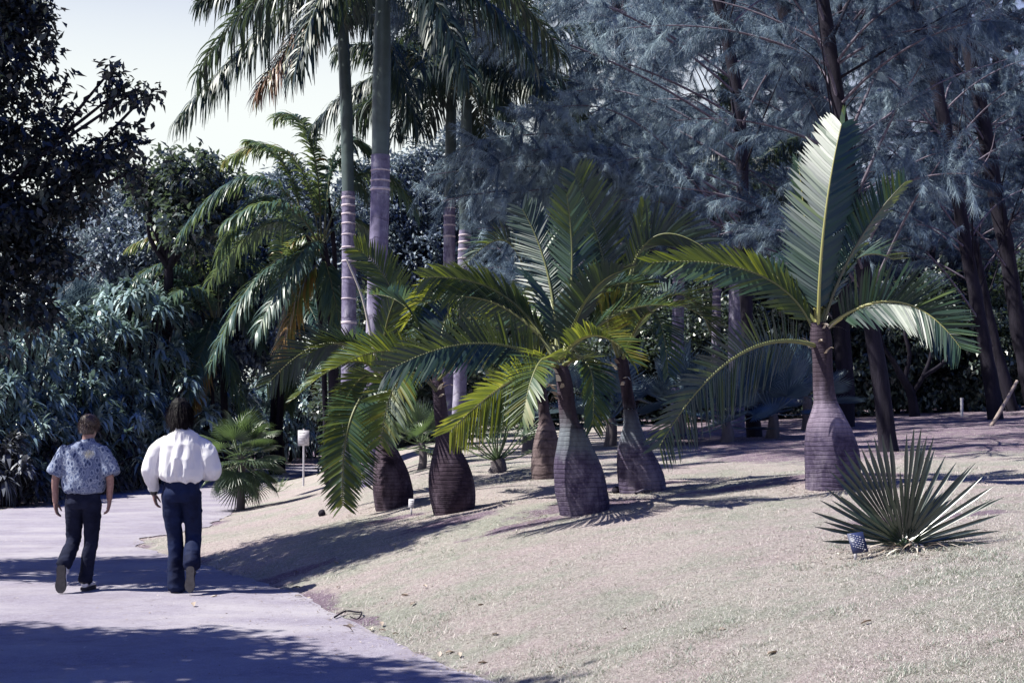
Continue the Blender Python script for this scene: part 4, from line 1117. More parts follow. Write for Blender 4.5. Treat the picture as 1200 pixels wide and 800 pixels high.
def shrubs():
    protos = {}
    spec = [  # u, Y, scale of height, kind, label
        (10, 34, 'a', 1.12, 'tall strap leaved shrub at the left edge behind the front row'), (62, 37, 'a', 1.28, 'tall strap leaved shrub rising above the head of the man in the printed shirt'),
        (112, 39.5, 'a', 1.36, 'tall strap leaved shrub between the two walkers'), (155, 41.5, 'a', 1.40, 'tall strap leaved shrub above the dark haired walker'), (192, 46, 'a', 1.38, 'tall strap leaved shrub under the drooping palm fronds'), (226, 50, 'a', 1.45, 'tall strap leaved shrub farthest back along the path'),
        (-25, 32, 'a', 1.05, 'tall strap leaved shrub beyond the left edge'),
        (35, 32.2, 'b', 1.0, 'mid height strap leaved shrub left of the man in the printed shirt'), (88, 35.4, 'b', 1.1, 'mid height strap leaved shrub right behind the man in the printed shirt'), (135, 37.8, 'b', 1.15, 'mid height strap leaved shrub left of the walker in white'),
        (172, 40.8, 'b', 1.15, 'mid height strap leaved shrub right behind the walker in white'), (210, 45, 'b', 1.25, 'mid height strap leaved shrub behind the small fan palm'), (-15, 30, 'b', 1.0, 'mid height strap leaved shrub cut by the left edge'), (243, 52, 'b', 1.4, 'mid height strap leaved shrub where the path swings away'),
        (2, 28.9, 'c', 1.0, 'low strap leaved shrub at the rim of the path by the left edge'), (48, 31.6, 'c', 0.95, 'low strap leaved shrub with skirts of old leaves, beside the printed shirt'), (95, 34.2, 'c', 1.0, 'low strap leaved shrub with skirts of old leaves, between the walkers'),
        (140, 36.8, 'c', 0.95, 'low strap leaved shrub at the elbow of the walker in white'), (182, 40.6, 'c', 1.1, 'low strap leaved shrub just left of the small fan palm'), (222, 47, 'c', 1.2, 'low strap leaved shrub behind the small fan palm'),
        (275, 55, 'b', 1.15, 'strap leaved shrub left above the bend of the path'), (300, 58, 'b', 1.2, 'strap leaved shrub beyond the bend of the path'), (326, 61, 'b', 1.2, 'strap leaved shrub beyond the bend, left of the white notice board'), (350, 64, 'b', 1.3, 'strap leaved shrub behind the white notice board'), (382, 69, 'b', 1.5, 'strap leaved shrub beyond the bend, right of the notice board')]
    r = rng(77)
    for u, Y, k, s, lab in spec:
        if k not in protos:
            h, wid, n = {'a': (3.6, 1.3, 46), 'b': (2.4, 1.15, 40), 'c': (1.35, 0.85, 26)}[k]
            protos[k] = strap_shrub(lab, h, wid, {'a': 1, 'b': 2, 'c': 3}[k], ros=n, mat='shaded_skirt_leaf' if k == 'c' else 'shrub_leaf', Ls={'a': .50, 'b': .48, 'c': .42}[k]); o = protos[k]
        else:
            o = copy_tree(protos[k])
        o['label'] = lab
        x = P(u, 500, Y)[0]
        o.location = (x, Y, float(gz(x, Y))); o.rotation_euler = (0, 0, r.random() * 6.28)
        q = s * r.uniform(0.9, 1.08); o.scale = (q, q, q * r.uniform(0.92, 1.12))

# ------------------------------------------------------------------ dark bushes and woods under and behind the right hand trees
def bush_proto(name, label, cat, group, h, wid, mat, L, w, dens, seed, nb=9, trunk=0.06, tint=(0.4, 0.25)):
    r = rng(seed); bl = []
    for i in range(nb):
        a = r.random() * 6.28; q = wid * math.sqrt(r.random()) * 0.75; z = h * r.uniform(0.10, 0.85)
        bl.append(((math.cos(a) * q, math.sin(a) * q, z), (wid * .42, wid * .42, h * .22)))
    return leafy_tree(name, label, (0, 0, 0), bl, mat, L, w, dens, seed, trunk, group, cat, tint, 0.4, shell=0.3)

def understory():
    r = rng(55)
    g = 'dark bushes under the trees'
    places = [(425, 49, 'between the ringed trunks and the path'), (475, 40, 'right behind the left dark bottle palm'), (560, 40, 'behind the dark shaggy bottle palm'), (640, 41, 'behind the nearest bottle palm'), (715, 39, 'behind the grey pair of bottle palms'),
              (780, 40, 'below the lone purple grey royal palm'), (850, 38, 'behind the low blue fan palms'), (920, 38, 'behind the lone bottle palm on its left'), (985, 37, 'behind the lone bottle palm on its right'), (1050, 37.5, 'between two dark trunks at the top of the lawn'),
              (1110, 37, 'left of the leaning stake'), (1170, 37.5, 'behind the leaning stake'), (1240, 38, 'at the right edge of the lawn'), (395, 78, 'beyond the notice board'), (345, 82, 'closing the far end of the path'), (305, 80, 'left of the far end of the path'), (245, 56, 'behind the strap leaved shrubs and the drooping fronds'), (205, 46, 'behind the strap leaved shrubs over the walker in white'), (150, 45, 'behind the strap leaved shrubs between the walkers'), (95, 45, 'behind the strap leaved shrubs over the printed shirt'), (40, 46, 'behind the strap leaved shrubs at the left edge'), (-15, 45, 'behind the strap leaved shrubs past the left edge'), (438, 36, 'just behind the slim royal palm'), (510, 35, 'in the gap behind the green bushy palm'), (690, 47, 'in the second rank behind the nearest bottle palm'), (770, 48, 'in the second rank left of the lone purple grey royal palm'), (840, 46, 'in the second rank behind the thin royal trunks'), (910, 47, 'in the second rank left of the lone bottle palm'), (975, 46, 'in the second rank behind the lone bottle palm'), (1030, 47, 'in the second rank between the dark trunks'), (1090, 46, 'in the second rank behind the crooked tree'), (1150, 47, 'in the second rank behind the ragged trunk'), (1210, 46, 'in the second rank by the right edge'), (1275, 47, 'in the second rank past the right edge'), (600, 47, 'in the second rank behind the dark shaggy bottle palm'), (530, 48, 'in the second rank behind the close pair of royal palms')]
    proto = None
    for u, Y, where in places:
        lab = 'dark glossy bush ' + where
        if proto is None:
            proto = bush_proto('bush', lab, 'bush', g, 3.6, 1.7, 'under_leaf', 0.18, 0.085, 1500, 201, 14); o = proto
        else:
            o = copy_tree(proto)
        o['label'] = lab
        x = P(u, 500, Y)[0]
        o.location = (x, Y, float(gz(x, Y)) - 0.1); o.rotation_euler = (0, 0, r.random() * 6.28)
        q = r.uniform(0.9, 1.2); o.scale = (q, q, q * r.uniform(.9, 1.15))
    # the woods behind
    g = 'tall trees of the wood behind'
    spots = [(470, 60), (560, 56), (640, 62), (720, 55), (800, 60), (880, 54), (960, 60), (1040, 55), (1120, 60), (1200, 55), (1280, 60)]
    where = ['behind the thick trunked royal palm', 'behind the close pair of royal palms', 'behind the tallest fronds of the clump', 'above the nearest bottle palm', 'behind the lone purple grey royal palm', 'behind the thin trunks seen through the frond', 'behind the upright frond of the lone palm',
             'behind the two dark trunks', 'left of the leaning stake', 'above the leaning stake', 'past the right edge']
    proto = None
    for (u, Y), wh in zip(spots, where):
        lab = 'hazy blue woodland tree ' + wh
        if proto is None:
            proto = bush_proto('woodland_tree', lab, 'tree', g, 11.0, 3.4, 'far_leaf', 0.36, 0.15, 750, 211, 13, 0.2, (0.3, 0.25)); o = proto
        else:
            o = copy_tree(proto)
        o['label'] = lab
        x = P(u, 500, Y)[0]
        o.location = (x, Y, float(gz(x, Y)) - 0.1); o.rotation_euler = (0, 0, r.random() * 6.28)
        q = r.uniform(0.85, 1.12); o.scale = (q, q, q)
    # little crooked tree
    Y = 34.5
    p = [P(u, v, Y) for u, v in [(1072, 488), (1068, 462), (1056, 440), (1048, 425)]]
    b = np.array([p[0][0], Y, float(gz(p[0][0], Y))])
    root = empty('crooked_tree', b, 'small crooked tree with forked stem in the shade at the top of the lawn', 'tree')
    p[0] = b - [0, 0, .1]
    mb = MB(); tube(mb, polyline(p, 12), np.linspace(.14, .07, 12), 8, ridge=.15)
    for q in [[(1068, 462), (1082, 440), (1092, 410), (1088, 380)], [(1060, 445), (1066, 415), (1060, 385), (1072, 360)], [(1048, 425), (1035, 405), (1030, 380)], [(1082, 440), (1105, 425), (1125, 400)]]:
        tube(mb, polyline([P(a, c, Y) for a, c in q], 10), np.linspace(.07, .02, 10), 6, ridge=.1)
    mb.build('trunk', M['dark_bark'], root)
    mb = MB(); crown(mb, [(P(a, c, Y + d), .7) for a, c, d in [(1090, 375, .3), (1060, 365, -.3), (1028, 372, .4), (1125, 390, 0), (1100, 350, .5), (1045, 345, 0)]], 170, .15, .06, rng(9), (.45, .25)); mb.build('crown', M['under_leaf'], root, False)

# ------------------------------------------------------------------ casuarinas
def bough(root, p0, pm, p1, seed, r0=0.022, dens=1.0, tw=7.0, start=0.22, tb=0.45):
    r = rng(seed)
    tt = np.linspace(0, 1, 16)
    C = bez(p0, pm, p1, tt)
    L = np.linalg.norm(np.diff(C, axis=0), axis=1).sum()
    wood = MB(); tube(wood, C, r0 * (1 - 0.85 * tt) + 0.003, 5)
    nt = int(L * tw * dens)
    t = start + (1 - start) * r.random(nt) ** 0.85
    c = bez(p0, pm, p1, t)
    T = nrm(bez(p0, pm, p1, t + 1e-3) - bez(p0, pm, p1, t - 1e-3))
    d = r.normal(size=(nt, 3)); d = nrm(d - (d * T).sum(1, keepdims=True) * T)
    D = nrm(T * 0.75 + d * 0.8 + np.array([0, 0, 0.05]))
    tl = r.uniform(0.35, 1.05, nt) * (1.1 - 0.5 * t)
    NB, ND, NL = [], [], []
    strips(wood, c, D, nrm(np.cross(D, [0.3, 0.2, 1.0])), tl, 0.010, 0.10, (1, 0.6, 0.3))
    ns = 190
    s = r.random((nt, ns)) * 1.0 + 0.05
    B = c[:, None] + D[:, None] * (tl[:, None] * s)[..., None]
    B[..., 2] -= 0.10 * tl[:, None] * s ** 2
    dd = nrm(D[:, None] * 0.85 + r.normal(size=(nt, ns, 3)) * 0.55 + np.array([0, 0, -0.30]))
    B = B.reshape(-1, 3); dd = dd.reshape(-1, 3)
    m = len(B)
    W = nrm(np.cross(dd, r.normal(size=(m, 3))))
    mb = MB()
    tint = np.clip(np.repeat(r.normal(tb, 0.26, nt), ns) + r.normal(0, 0.1, m), 0, 1)
    strips(mb, B, dd, W, r.uniform(0.07, 0.19, m), r.uniform(0.005, 0.0085, m), 0.4, (1.0, 0.7, 0.15)[::2], tint)
    o = wood.build('bough', M['twig'], root)
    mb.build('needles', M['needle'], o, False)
    return o

def casuarinas():
    g = 'casuarina trees at the top of the lawn'
    specs = [
        ('casuarina with a dark leaning trunk flared at the foot, nearest on the lawn', [(1041, 529, 17), (1040, 515, 12.5), (1032, 450, 11.5), (1021, 380, 11), (1008, 290, 10.5), (993, 190, 10), (978, 90, 9.5), (964, 0, 9), (950, -90, 7), (935, -200, 4)], None, 6, 0.35),
        ('casuarina whose dark trunk rises right behind the lone bottle palm', [(990, 500, 15), (990, 440, 12.5), (986, 380, 12), (982, 300, 11.5), (972, 200, 11.5), (948, 95, 11), (915, 0, 10), (880, -110, 8), (850, -220, 4)], None, 6, 0.3),
        ('casuarina with upright purple trunk left of the lone bottle palm', [(884, 505, 11), (878, 420, 9.5), (873, 320, 9), (870, 200, 9), (862, 100, 9), (842, 0, 9), (818, -120, 7), (800, -220, 4)], 27.0, 5, 0.4),
        ('casuarina with a leaning trunk and ragged bark near the leaning stake', [(1167, 491, 12), (1160, 440, 10), (1146, 360, 9.5), (1132, 290, 9.5), (1112, 170, 9), (1090, 70, 9), (1073, 0, 8.5), (1045, -120, 6), (1020, -230, 3)], None, 8, 0.3),
        ('casuarina leaning across the right edge of the picture', [(1215, 484, 13), (1200, 420, 11.5), (1184, 320, 11), (1164, 210, 10.5), (1144, 100, 10.5), (1126, 0, 10), (1105, -120, 7), (1090, -230, 4)], None, 9, 0.3),
        ('casuarina with a thinner trunk just behind the ragged barked one', [(1188, 484, 9), (1168, 410, 7.5), (1152, 340, 7), (1138, 270, 7), (1124, 180, 6.5), (1118, 80, 6), (1116, 0, 5), (1114, -120, 3)], 35.0, 6, 0.3)]
    roots = []
    for i, (lab, px, Y, nb, lo) in enumerate(specs):
        if Y is None: b = G(px[0][0], px[0][1]); Y = b[1]
        else: x = P(px[0][0], px[0][1], Y)[0]; b = np.array([x, Y, float(gz(x, Y))])
        root = empty('casuarina_tree', b, lab, 'tree', g)
        pts = [P(u, v, Y) for u, v, _ in px]; pts[0] = b - [0, 0, 0.06]
        rad = [0.82 * h * Y / FPX for _, _, h in px]
        n = 60
        h = [p[2] for p in pts]; C = polyline(pts, n)
        rr = np.interp(np.linspace(0, len(px) - 1, n), range(len(px)), rad)
        mb = MB(); tube(mb, C, rr, 14, ridge=0.16, seed=i); mb.build('trunk', M['dark_bark'], root)
        r = rng(500 + i)
        for k in range(nb + 11):
            f = r.uniform(lo, 0.95)
            p0 = C[int(f * (n - 1))]
            az = r.random() * 6.28
            e = R(r.uniform(5, 50)); L = r.uniform(2.0, 4.2) * (1.1 - 0.45 * f)
            o = np.array([math.cos(az), math.sin(az), 0])
            pm = p0 + o * L * .5 * math.cos(e) + [0, 0, L * .5 * math.sin(e)]
            p1 = p0 + o * L * math.cos(e * .6) + [0, 0, L * math.sin(e) * 0.8 - 0.1 * L]
            bough(root, p0, pm, p1, 600 + i * 40 + k, 0.022, 1.1)
        # bare straight limbs, dead and alive, rising through the needles
        for k in range(16):
            f = r.uniform(0.25, 0.9); p0 = C[int(f * (n - 1))]
            az = r.random() * 6.28; e = R(r.uniform(25, 68)); L = r.uniform(2.0, 5.0)
            o = np.array([math.cos(az) * math.cos(e), math.sin(az) * math.cos(e), math.sin(e)])
            mb = MB(); tube(mb, polyline([p0, p0 + o * L * .5 + r.normal(0, .05, 3), p0 + o * L + r.normal(0, .15, 3) - [0, 0, .1 * L]], 9), np.linspace(r.uniform(.014, .028), .005, 9), 5)
            mb.build('bare_limb', M['twig'] if k % 5 == 0 else M['dark_bark'], root)
        roots.append((root, Y))
    ex = [(1, (972, 250, 0), (800, 158, -1.0), (600, 57, -2.0)), (1, (982, 300, 0), (820, 235, -.8), (640, 172, -1.5)), (1, (984, 320, 0), (800, 262, -1.2), (600, 212, -2.2)), (1, (975, 262, 0), (860, 192, -.3), (765, 125, -.5)),
          (1, (960, 150, 0), (820, 60, -1), (660, 8, -1.6)), (1, (984, 340, 0), (850, 275, .4), (740, 225, .6)), (2, (866, 140, 0), (720, 70, -1), (555, 45, -2.0)), (2, (871, 220, 0), (700, 176, -1.2), (530, 190, -2.0)),
          (2, (872, 280, 0), (740, 245, -1), (575, 250, -1.5)), (2, (860, 95, 0), (720, 10, -.6), (580, -10, -1.2)), (2, (873, 330, 0), (800, 285, -1), (700, 290, -1.2)), (2, (866, 160, 0), (660, 50, -2.2), (455, 22, -3.4)),
          (2, (862, 110, 0), (690, 0, -2.5), (520, 5, -3.5)), (1, (978, 280, 0), (880, 230, -1), (820, 210, -1.6)), (1, (950, 100, 0), (860, 40, -.8), (760, 40, -1.3)), (2, (871, 200, 0), (790, 150, .8), (690, 100, 1.4)),
          (1, (986, 380, 0), (900, 320, 1), (830, 300, 1.5)), (0, (1010, 300, 0), (1060, 220, -.5), (1120, 190, -.8)), (0, (1000, 240, 0), (1050, 130, -.4), (1090, 60, -.6)), (0, (990, 170, 0), (1030, 80, .5), (1060, 20, .8)),
          (3, (1150, 380, 0), (1090, 300, -.8), (1040, 270, -1.3)), (3, (1130, 280, 0), (1060, 190, -.6), (1010, 160, -1)), (3, (1112, 170, 0), (1040, 90, -.5), (990, 50, -1)), (4, (1184, 320, 0), (1120, 250, -1), (1060, 240, -1.5)),
          (4, (1164, 210, 0), (1100, 120, -.8), (1030, 110, -1.2)), (2, (872, 250, 0), (760, 205, -1.8), (630, 190, -2.8)), (2, (873, 300, 0), (720, 270, 0), (620, 285, 0.3)), (2, (868, 180, 0), (740, 110, .5), (640, 120, 1.0))] + [(2, (872, 240 + 8 * k, 0), ((872 + u) / 2 + 10, v_ - 6, -1.6), (u, v_, -2.6 - 0.25 * (k % 4))) for k, (u, v_) in enumerate([(505, 205), (545, 172), (590, 228), (560, 268), (640, 190), (615, 300), (680, 245), (520, 235), (655, 275), (600, 150), (700, 205), (575, 195)])]
    for j, (i, a, m_, t_) in enumerate(ex):
        root, Y = roots[i]
        bough(root, P(a[0], a[1], Y + a[2]), P(m_[0], m_[1], Y + m_[2]), P(t_[0], t_[1], Y + t_[2]), 900 + j, 0.024, 1.25, 8.0, tb=0.72 if i == 2 else 0.6)  # paler needle tint paints these front boughs as sunlit
    root, Y = roots[0]
    r = rng(777)
    for k in range(34):  # unseen boughs above the frame, added to shade the upper lawn
        p0 = P(940 + r.uniform(-6, 6), -160 + r.uniform(-30, 60), Y)
        tx, ty, tz = r.uniform(0.5, 8.0), r.uniform(13.0, 24.0), r.uniform(8.6, 11.0)
        p1 = np.array([tx, ty, tz]); bough(root, p0, (p0 + p1) / 2 + [0, 0, .35], p1, 1200 + k, 0.03, 1.2, 7.0, 0.1)
    # a second rank further back
    labs = ['casuarina of the back rank above the clump of bottle palms', 'casuarina of the back rank behind the lone bottle palm', 'casuarina of the back rank between the leaning trunks', 'casuarina of the back rank at the right edge', 'casuarina of the back rank behind the close pair of royal palms', 'tall casuarina of the back rank right of the close pair of royal palms', 'tall casuarina of the back rank over the thin royal trunks', 'tall casuarina of the back rank over the upright frond', 'tall casuarina of the back rank over the ragged trunk', 'tall casuarina of the back rank in the top right corner']
    for k, (src, u, Y, s, rz) in enumerate([(1, 740, 38, 1.25, 1.3), (0, 930, 40, 1.3, 2.6), (3, 1080, 43, 1.2, 4.0), (1, 1230, 42, 1.25, 5.2), (3, 690, 44, 1.2, -0.5), (1, 640, 47, 1.35, 3.3), (0, 830, 46, 1.5, 1.9), (2, 960, 48, 1.4, 0.9), (3, 1120, 47, 1.4, 2.2), (1, 1240, 46, 1.5, 4.4)]):
        c = copy_tree(roots[src][0]); c['label'] = labs[k]; c['group'] = 'casuarinas of the back rank'
        x = P(u, 480, Y)[0]
        c.location = (x, Y, float(gz(x, Y)) - 0.05); c.rotation_euler = (0, 0, rz); c.scale = (s, s, s)

# ------------------------------------------------------------------ people
def ring_loft(V, F, rings, k=20):
    """rings: (centre, axis u * half width, axis v * half depth); closed ends"""
    a = np.arange(k) * 2 * math.pi / k
    o = len(V)
    for c, u, v in rings:
        c, u, v = (np.asarray(q, float) for q in (c, u, v))
        for an in a:
            V.append(c + u * math.cos(an) + v * math.sin(an))
    n = len(rings)
    for i in range(n - 1):
        for j in range(k):
            jn = (j + 1) % k
            F.append((o + i * k + j, o + i * k + jn, o + (i + 1) * k + jn, o + (i + 1) * k + j))
    F.append(tuple(o + j for j in range(k))[::-1])
    F.append(tuple(o + (n - 1) * k + j for j in range(k)))

def limb(V, F, pts, rad, k=16, nsub=None, flat=1.0, ref=(0, 1, 0), round_ends=True):
    pts = np.asarray(pts, float)
    nsub = nsub or (len(pts) - 1) * 5 + 1
    C = polyline(pts, nsub)
    rr = np.interp(np.linspace(0, len(pts) - 1, nsub), range(len(pts)), rad)
    T = nrm(np.gradient(C, axis=0)); ref = np.asarray(ref, float)
    rings = []
    if round_ends: rings.append((C[0] - T[0] * rr[0] * 0.6, np.zeros(3) + 1e-4 * np.array([1, 0, 0]), 1e-4 * np.array([0, 1, 0])))
    for c, t, q in zip(C, T, rr):
        u = nrm(np.cross(t, ref)); v = np.cross(t, u)
        rings.append((c, u * q, v * q * flat))
    if round_ends:
        a, b = rings[1], rings[-1]
        rings[0] = (C[0] - T[0] * rr[0] * 0.6, a[1] * 0.45, a[2] * 0.45)
        rings.append((C[-1] + T[-1] * rr[-1] * 0.6, b[1] * 0.45, b[2] * 0.45))
    ring_loft(V, F, rings, k)

def fuse(name, V, F, mat, parent, voxel=0.009, smooth_it=4, wrinkle=None, origin=None):
    me = bpy.data.meshes.new(name + '_raw'); me.from_pydata([tuple(v) for v in V], [], F); me.update()
    tmp = bpy.data.objects.new('tmp', me); col.objects.link(tmp)
    m = tmp.modifiers.new('r', 'REMESH'); m.mode = 'VOXEL'; m.voxel_size = voxel
    s = tmp.modifiers.new('s', 'SMOOTH'); s.iterations = smooth_it; s.factor = 0.5
    dg = bpy.context.evaluated_depsgraph_get(); dg.update()
    out = bpy.data.meshes.new_from_object(tmp.evaluated_get(dg))
    bpy.data.objects.remove(tmp)
    n = len(out.vertices)
    if wrinkle is not None:
        co = np.empty(n * 3, np.float32); no = np.empty(n * 3, np.float32)
        out.vertices.foreach_get('co', co); out.vertices.foreach_get('normal', no)
        co = co.reshape(-1, 3); no = no.reshape(-1, 3)
        co = co + no * wrinkle(co.astype(float))[:, None]
        out.vertices.foreach_set('co', co.astype(np.float32).ravel())
    out.polygons.foreach_set('use_smooth', np.ones(len(out.polygons), bool))
    out.name = name
    out.materials.clear(); out.materials.append(mat)
    out.update()
    o = bpy.data.objects.new(name, out); col.objects.link(o)
    o.parent = parent
    return o

def hand(V, F, wrist, d, side, fwd=(0, 1, 0), curl=0.5, s=1.0):
    """relaxed hanging hand: d points to the fingers, side = palm normal (towards the thigh), fwd = thumb side"""
    w = np.asarray(wrist, float); d = nrm(np.asarray(d, float)); f = np.asarray(fwd, float); f = nrm(f - f.dot(d) * d); p = np.asarray(side, float); p = nrm(p - p.dot(d) * d - p.dot(f) * f)
    rings = [(w, f * 0.027 * s, p * 0.021 * s), (w + d * .03 * s, f * .036 * s, p * .019 * s), (w + d * .065 * s + p * .004, f * .041 * s, p * .016 * s), (w + d * .095 * s + p * .010, f * .038 * s, p * .013 * s)]
    ring_loft(V, F, rings, 14)
    for off, L, q in ((0.029, .070, 1.0), (0.010, .080, 1.1), (-0.010, .075, 1.2), (-0.028, .058, 1.35)):
        b = w + d * .088 * s + f * off * s + p * .008
        a1 = nrm(d + p * 0.35 * curl * q + f * off * 2); a2 = nrm(d + p * 1.1 * curl * q); a3 = nrm(d * .6 + p * 1.6 * curl * q)
        k = [b, b + a1 * L * .45 * s, b + a1 * L * .45 * s + a2 * L * .32 * s, b + a1 * L * .45 * s + a2 * L * .32 * s + a3 * L * .25 * s]
        limb(V, F, k, [.0095 * s, .0088 * s, .008 * s, .0065 * s], 8, 9)
    b = w + d * .028 * s + f * .030 * s + p * .004
    limb(V, F, [b, b + nrm(d * .7 + f * .65 + p * .3) * .036 * s, b + nrm(d * .85 + f * .5 + p * .4) * .064 * s, b + nrm(d * 1.0 + f * .34 + p * .5) * .088 * s], [.013 * s, .0115 * s, .010 * s, .0075 * s], 8, 9)

def head_neck(V, F, c, neck_base, turn=0.0, s=1.0):
    """c = centre of the skull; face looks along +Y turned by turn"""
    c = np.asarray(c, float); ct, st = math.cos(turn), math.sin(turn)
    X = np.array([ct, -st, 0]); Yv = np.array([st, ct, 0]); Z = np.array([0, 0, 1.0])
    R_ = []
    for dz, hw, hd, dy in [(-.128, .030, .026, .058), (-.115, .046, .052, .034), (-.085, .060, .078, .014), (-.045, .068, .090, .004), (0.0, .074, .098, -.003), (.04, .075, .099, -.006), (.075, .066, .088, -.008), (.100, .046, .064, -.010), (.114, .018, .026, -.010)]:
        R_.append((c + Z * dz * s + Yv * dy * s, X * hw * s, Yv * hd * s))
    ring_loft(V, F, R_, 20)
    nb = np.asarray(neck_base, float)
    limb(V, F, [nb, nb * .5 + (c + Z * -.07 - Yv * .015) * .5, c + Z * -.05 - Yv * .012], [.064 * s, .056 * s, .055 * s], 14)
    # nose, brow, chin, ears
    limb(V, F, [c + Yv * .092 * s + Z * .012, c + Yv * .105 * s - Z * .018, c + Yv * .116 * s - Z * .034], [.008 * s, .011 * s, .014 * s], 8)
    limb(V, F, [c + Yv * .086 * s + Z * .03 - X * .04, c + Yv * .094 * s + Z * .03, c + Yv * .086 * s + Z * .03 + X * .04], [.011, .012, .011], 8)
    limb(V, F, [c + Yv * .084 * s - Z * .062 - X * .022, c + Yv * .094 * s - Z * .063, c + Yv * .084 * s - Z * .062 + X * .022], [.007, .009, .007], 8)
    for sg in (-1, 1):
        e = c + X * sg * .076 * s - Yv * .006 * s
        limb(V, F, [e - Z * .030, e + X * sg * .006, e + Z * .026 - Yv * .008], [.009, .017, .013], 8, None, 0.55, (1, 0, 0))
    return X, Yv

def eyes(parent, c, X, Yv, s=1.0):
    for sg in (-1, 1):
        mb = MB()
        p = np.asarray(c, float) + X * sg * .031 * s + Yv * .083 * s + np.array([0, 0, .008])
        tt = np.linspace(-1, 1, 7)
        tube(mb, p + np.stack([0 * tt, 0 * tt, .011 * tt], 1), .011 * np.sqrt(np.maximum(1 - tt ** 2, 0.01)), 10)
        o = mb.build('eye', M['eye'], None); o.parent = parent

def shoe(V, F, heel, toe, up, w=0.043, h=0.07):
    """shoe from heel to toe, sole facing away from up"""
    heel = np.asarray(heel, float); toe = np.asarray(toe, float); d = nrm(toe - heel); u = np.asarray(up, float); u = nrm(u - u.dot(d) * d); sd = np.cross(d, u)
    L = np.linalg.norm(toe - heel)
    for f, ww, hh in []: pass
    R_ = []
    for f, ww, hh in [(0.0, .6, .75), (.04, .80, 1.0), (.18, .88, 1.15), (.35, .84, 1.0), (.55, .95, .72), (.75, 1.05, .55), (.92, .82, .45), (1.0, .45, .30)]:
        R_.append((heel + d * L * f + u * h * hh * .5, sd * w * ww, u * h * hh * .5))
    ring_loft(V, F, R_, 16)

def sole(parent, heel, toe, up, mat, w=0.047, t=0.024):
    heel = np.asarray(heel, float); toe = np.asarray(toe, float); d = nrm(toe - heel); u = np.asarray(up, float); u = nrm(u - u.dot(d) * d); sd = np.cross(d, u)
    L = np.linalg.norm(toe - heel); V, F = [], []
    prof = [(-.03, .35), (0, .62), (.06, .82), (.2, .86), (.38, .78), (.55, .92), (.75, 1.06), (.9, .86), (.99, .5), (1.02, .25)]
    n = len(prof)
    for lv in (-t * .5, t * .5):
        for f, ww in prof: V.append(heel + d * L * f - sd * w * ww + u * lv)
        for f, ww in prof: V.append(heel + d * L * f + sd * w * ww + u * lv)
    for i in range(n - 1):
        F += [(i, i + 1, n + i + 1, n + i), (2 * n + i, 3 * n + i, 3 * n + i + 1, 2 * n + i + 1), (i, 2 * n + i, 2 * n + i + 1, i + 1), (n + i, n + i + 1, 3 * n + i + 1, 3 * n + i)]
    F += [(0, n, 3 * n, 2 * n), (n - 1, 3 * n - 1, 4 * n - 1, 2 * n - 1)]
    me = bpy.data.meshes.new('sole'); me.from_pydata([tuple(v) for v in V], [], F); me.update()
    o = link('sole', me, mat, None); o.parent = parent
    return o

def hair_strands(parent, V0, D, L, w, droop, tint, mat, name='hair_strands'):
    mb = MB(); strips(mb, V0, D, nrm(np.cross(D, [0.2, 0.9, 0.35])), L, w, droop, (1, .9, .6, .1), tint)
    o = mb.build(name, mat, None, False); o.parent = parent
    return o

def cloth_wr(seed, amp, vert=1.0, freq=9.0):
    def f(p):
        q = np.stack([p[:, 0] * freq + seed, p[:, 1] * freq, p[:, 2] * freq * vert], -1)
        n1 = 1 - 2 * np.abs(noise3(q)); n2 = 1 - 2 * np.abs(noise3(q * 2.3 + 11))
        return amp * (0.7 * n1 + 0.35 * n2)
    return f

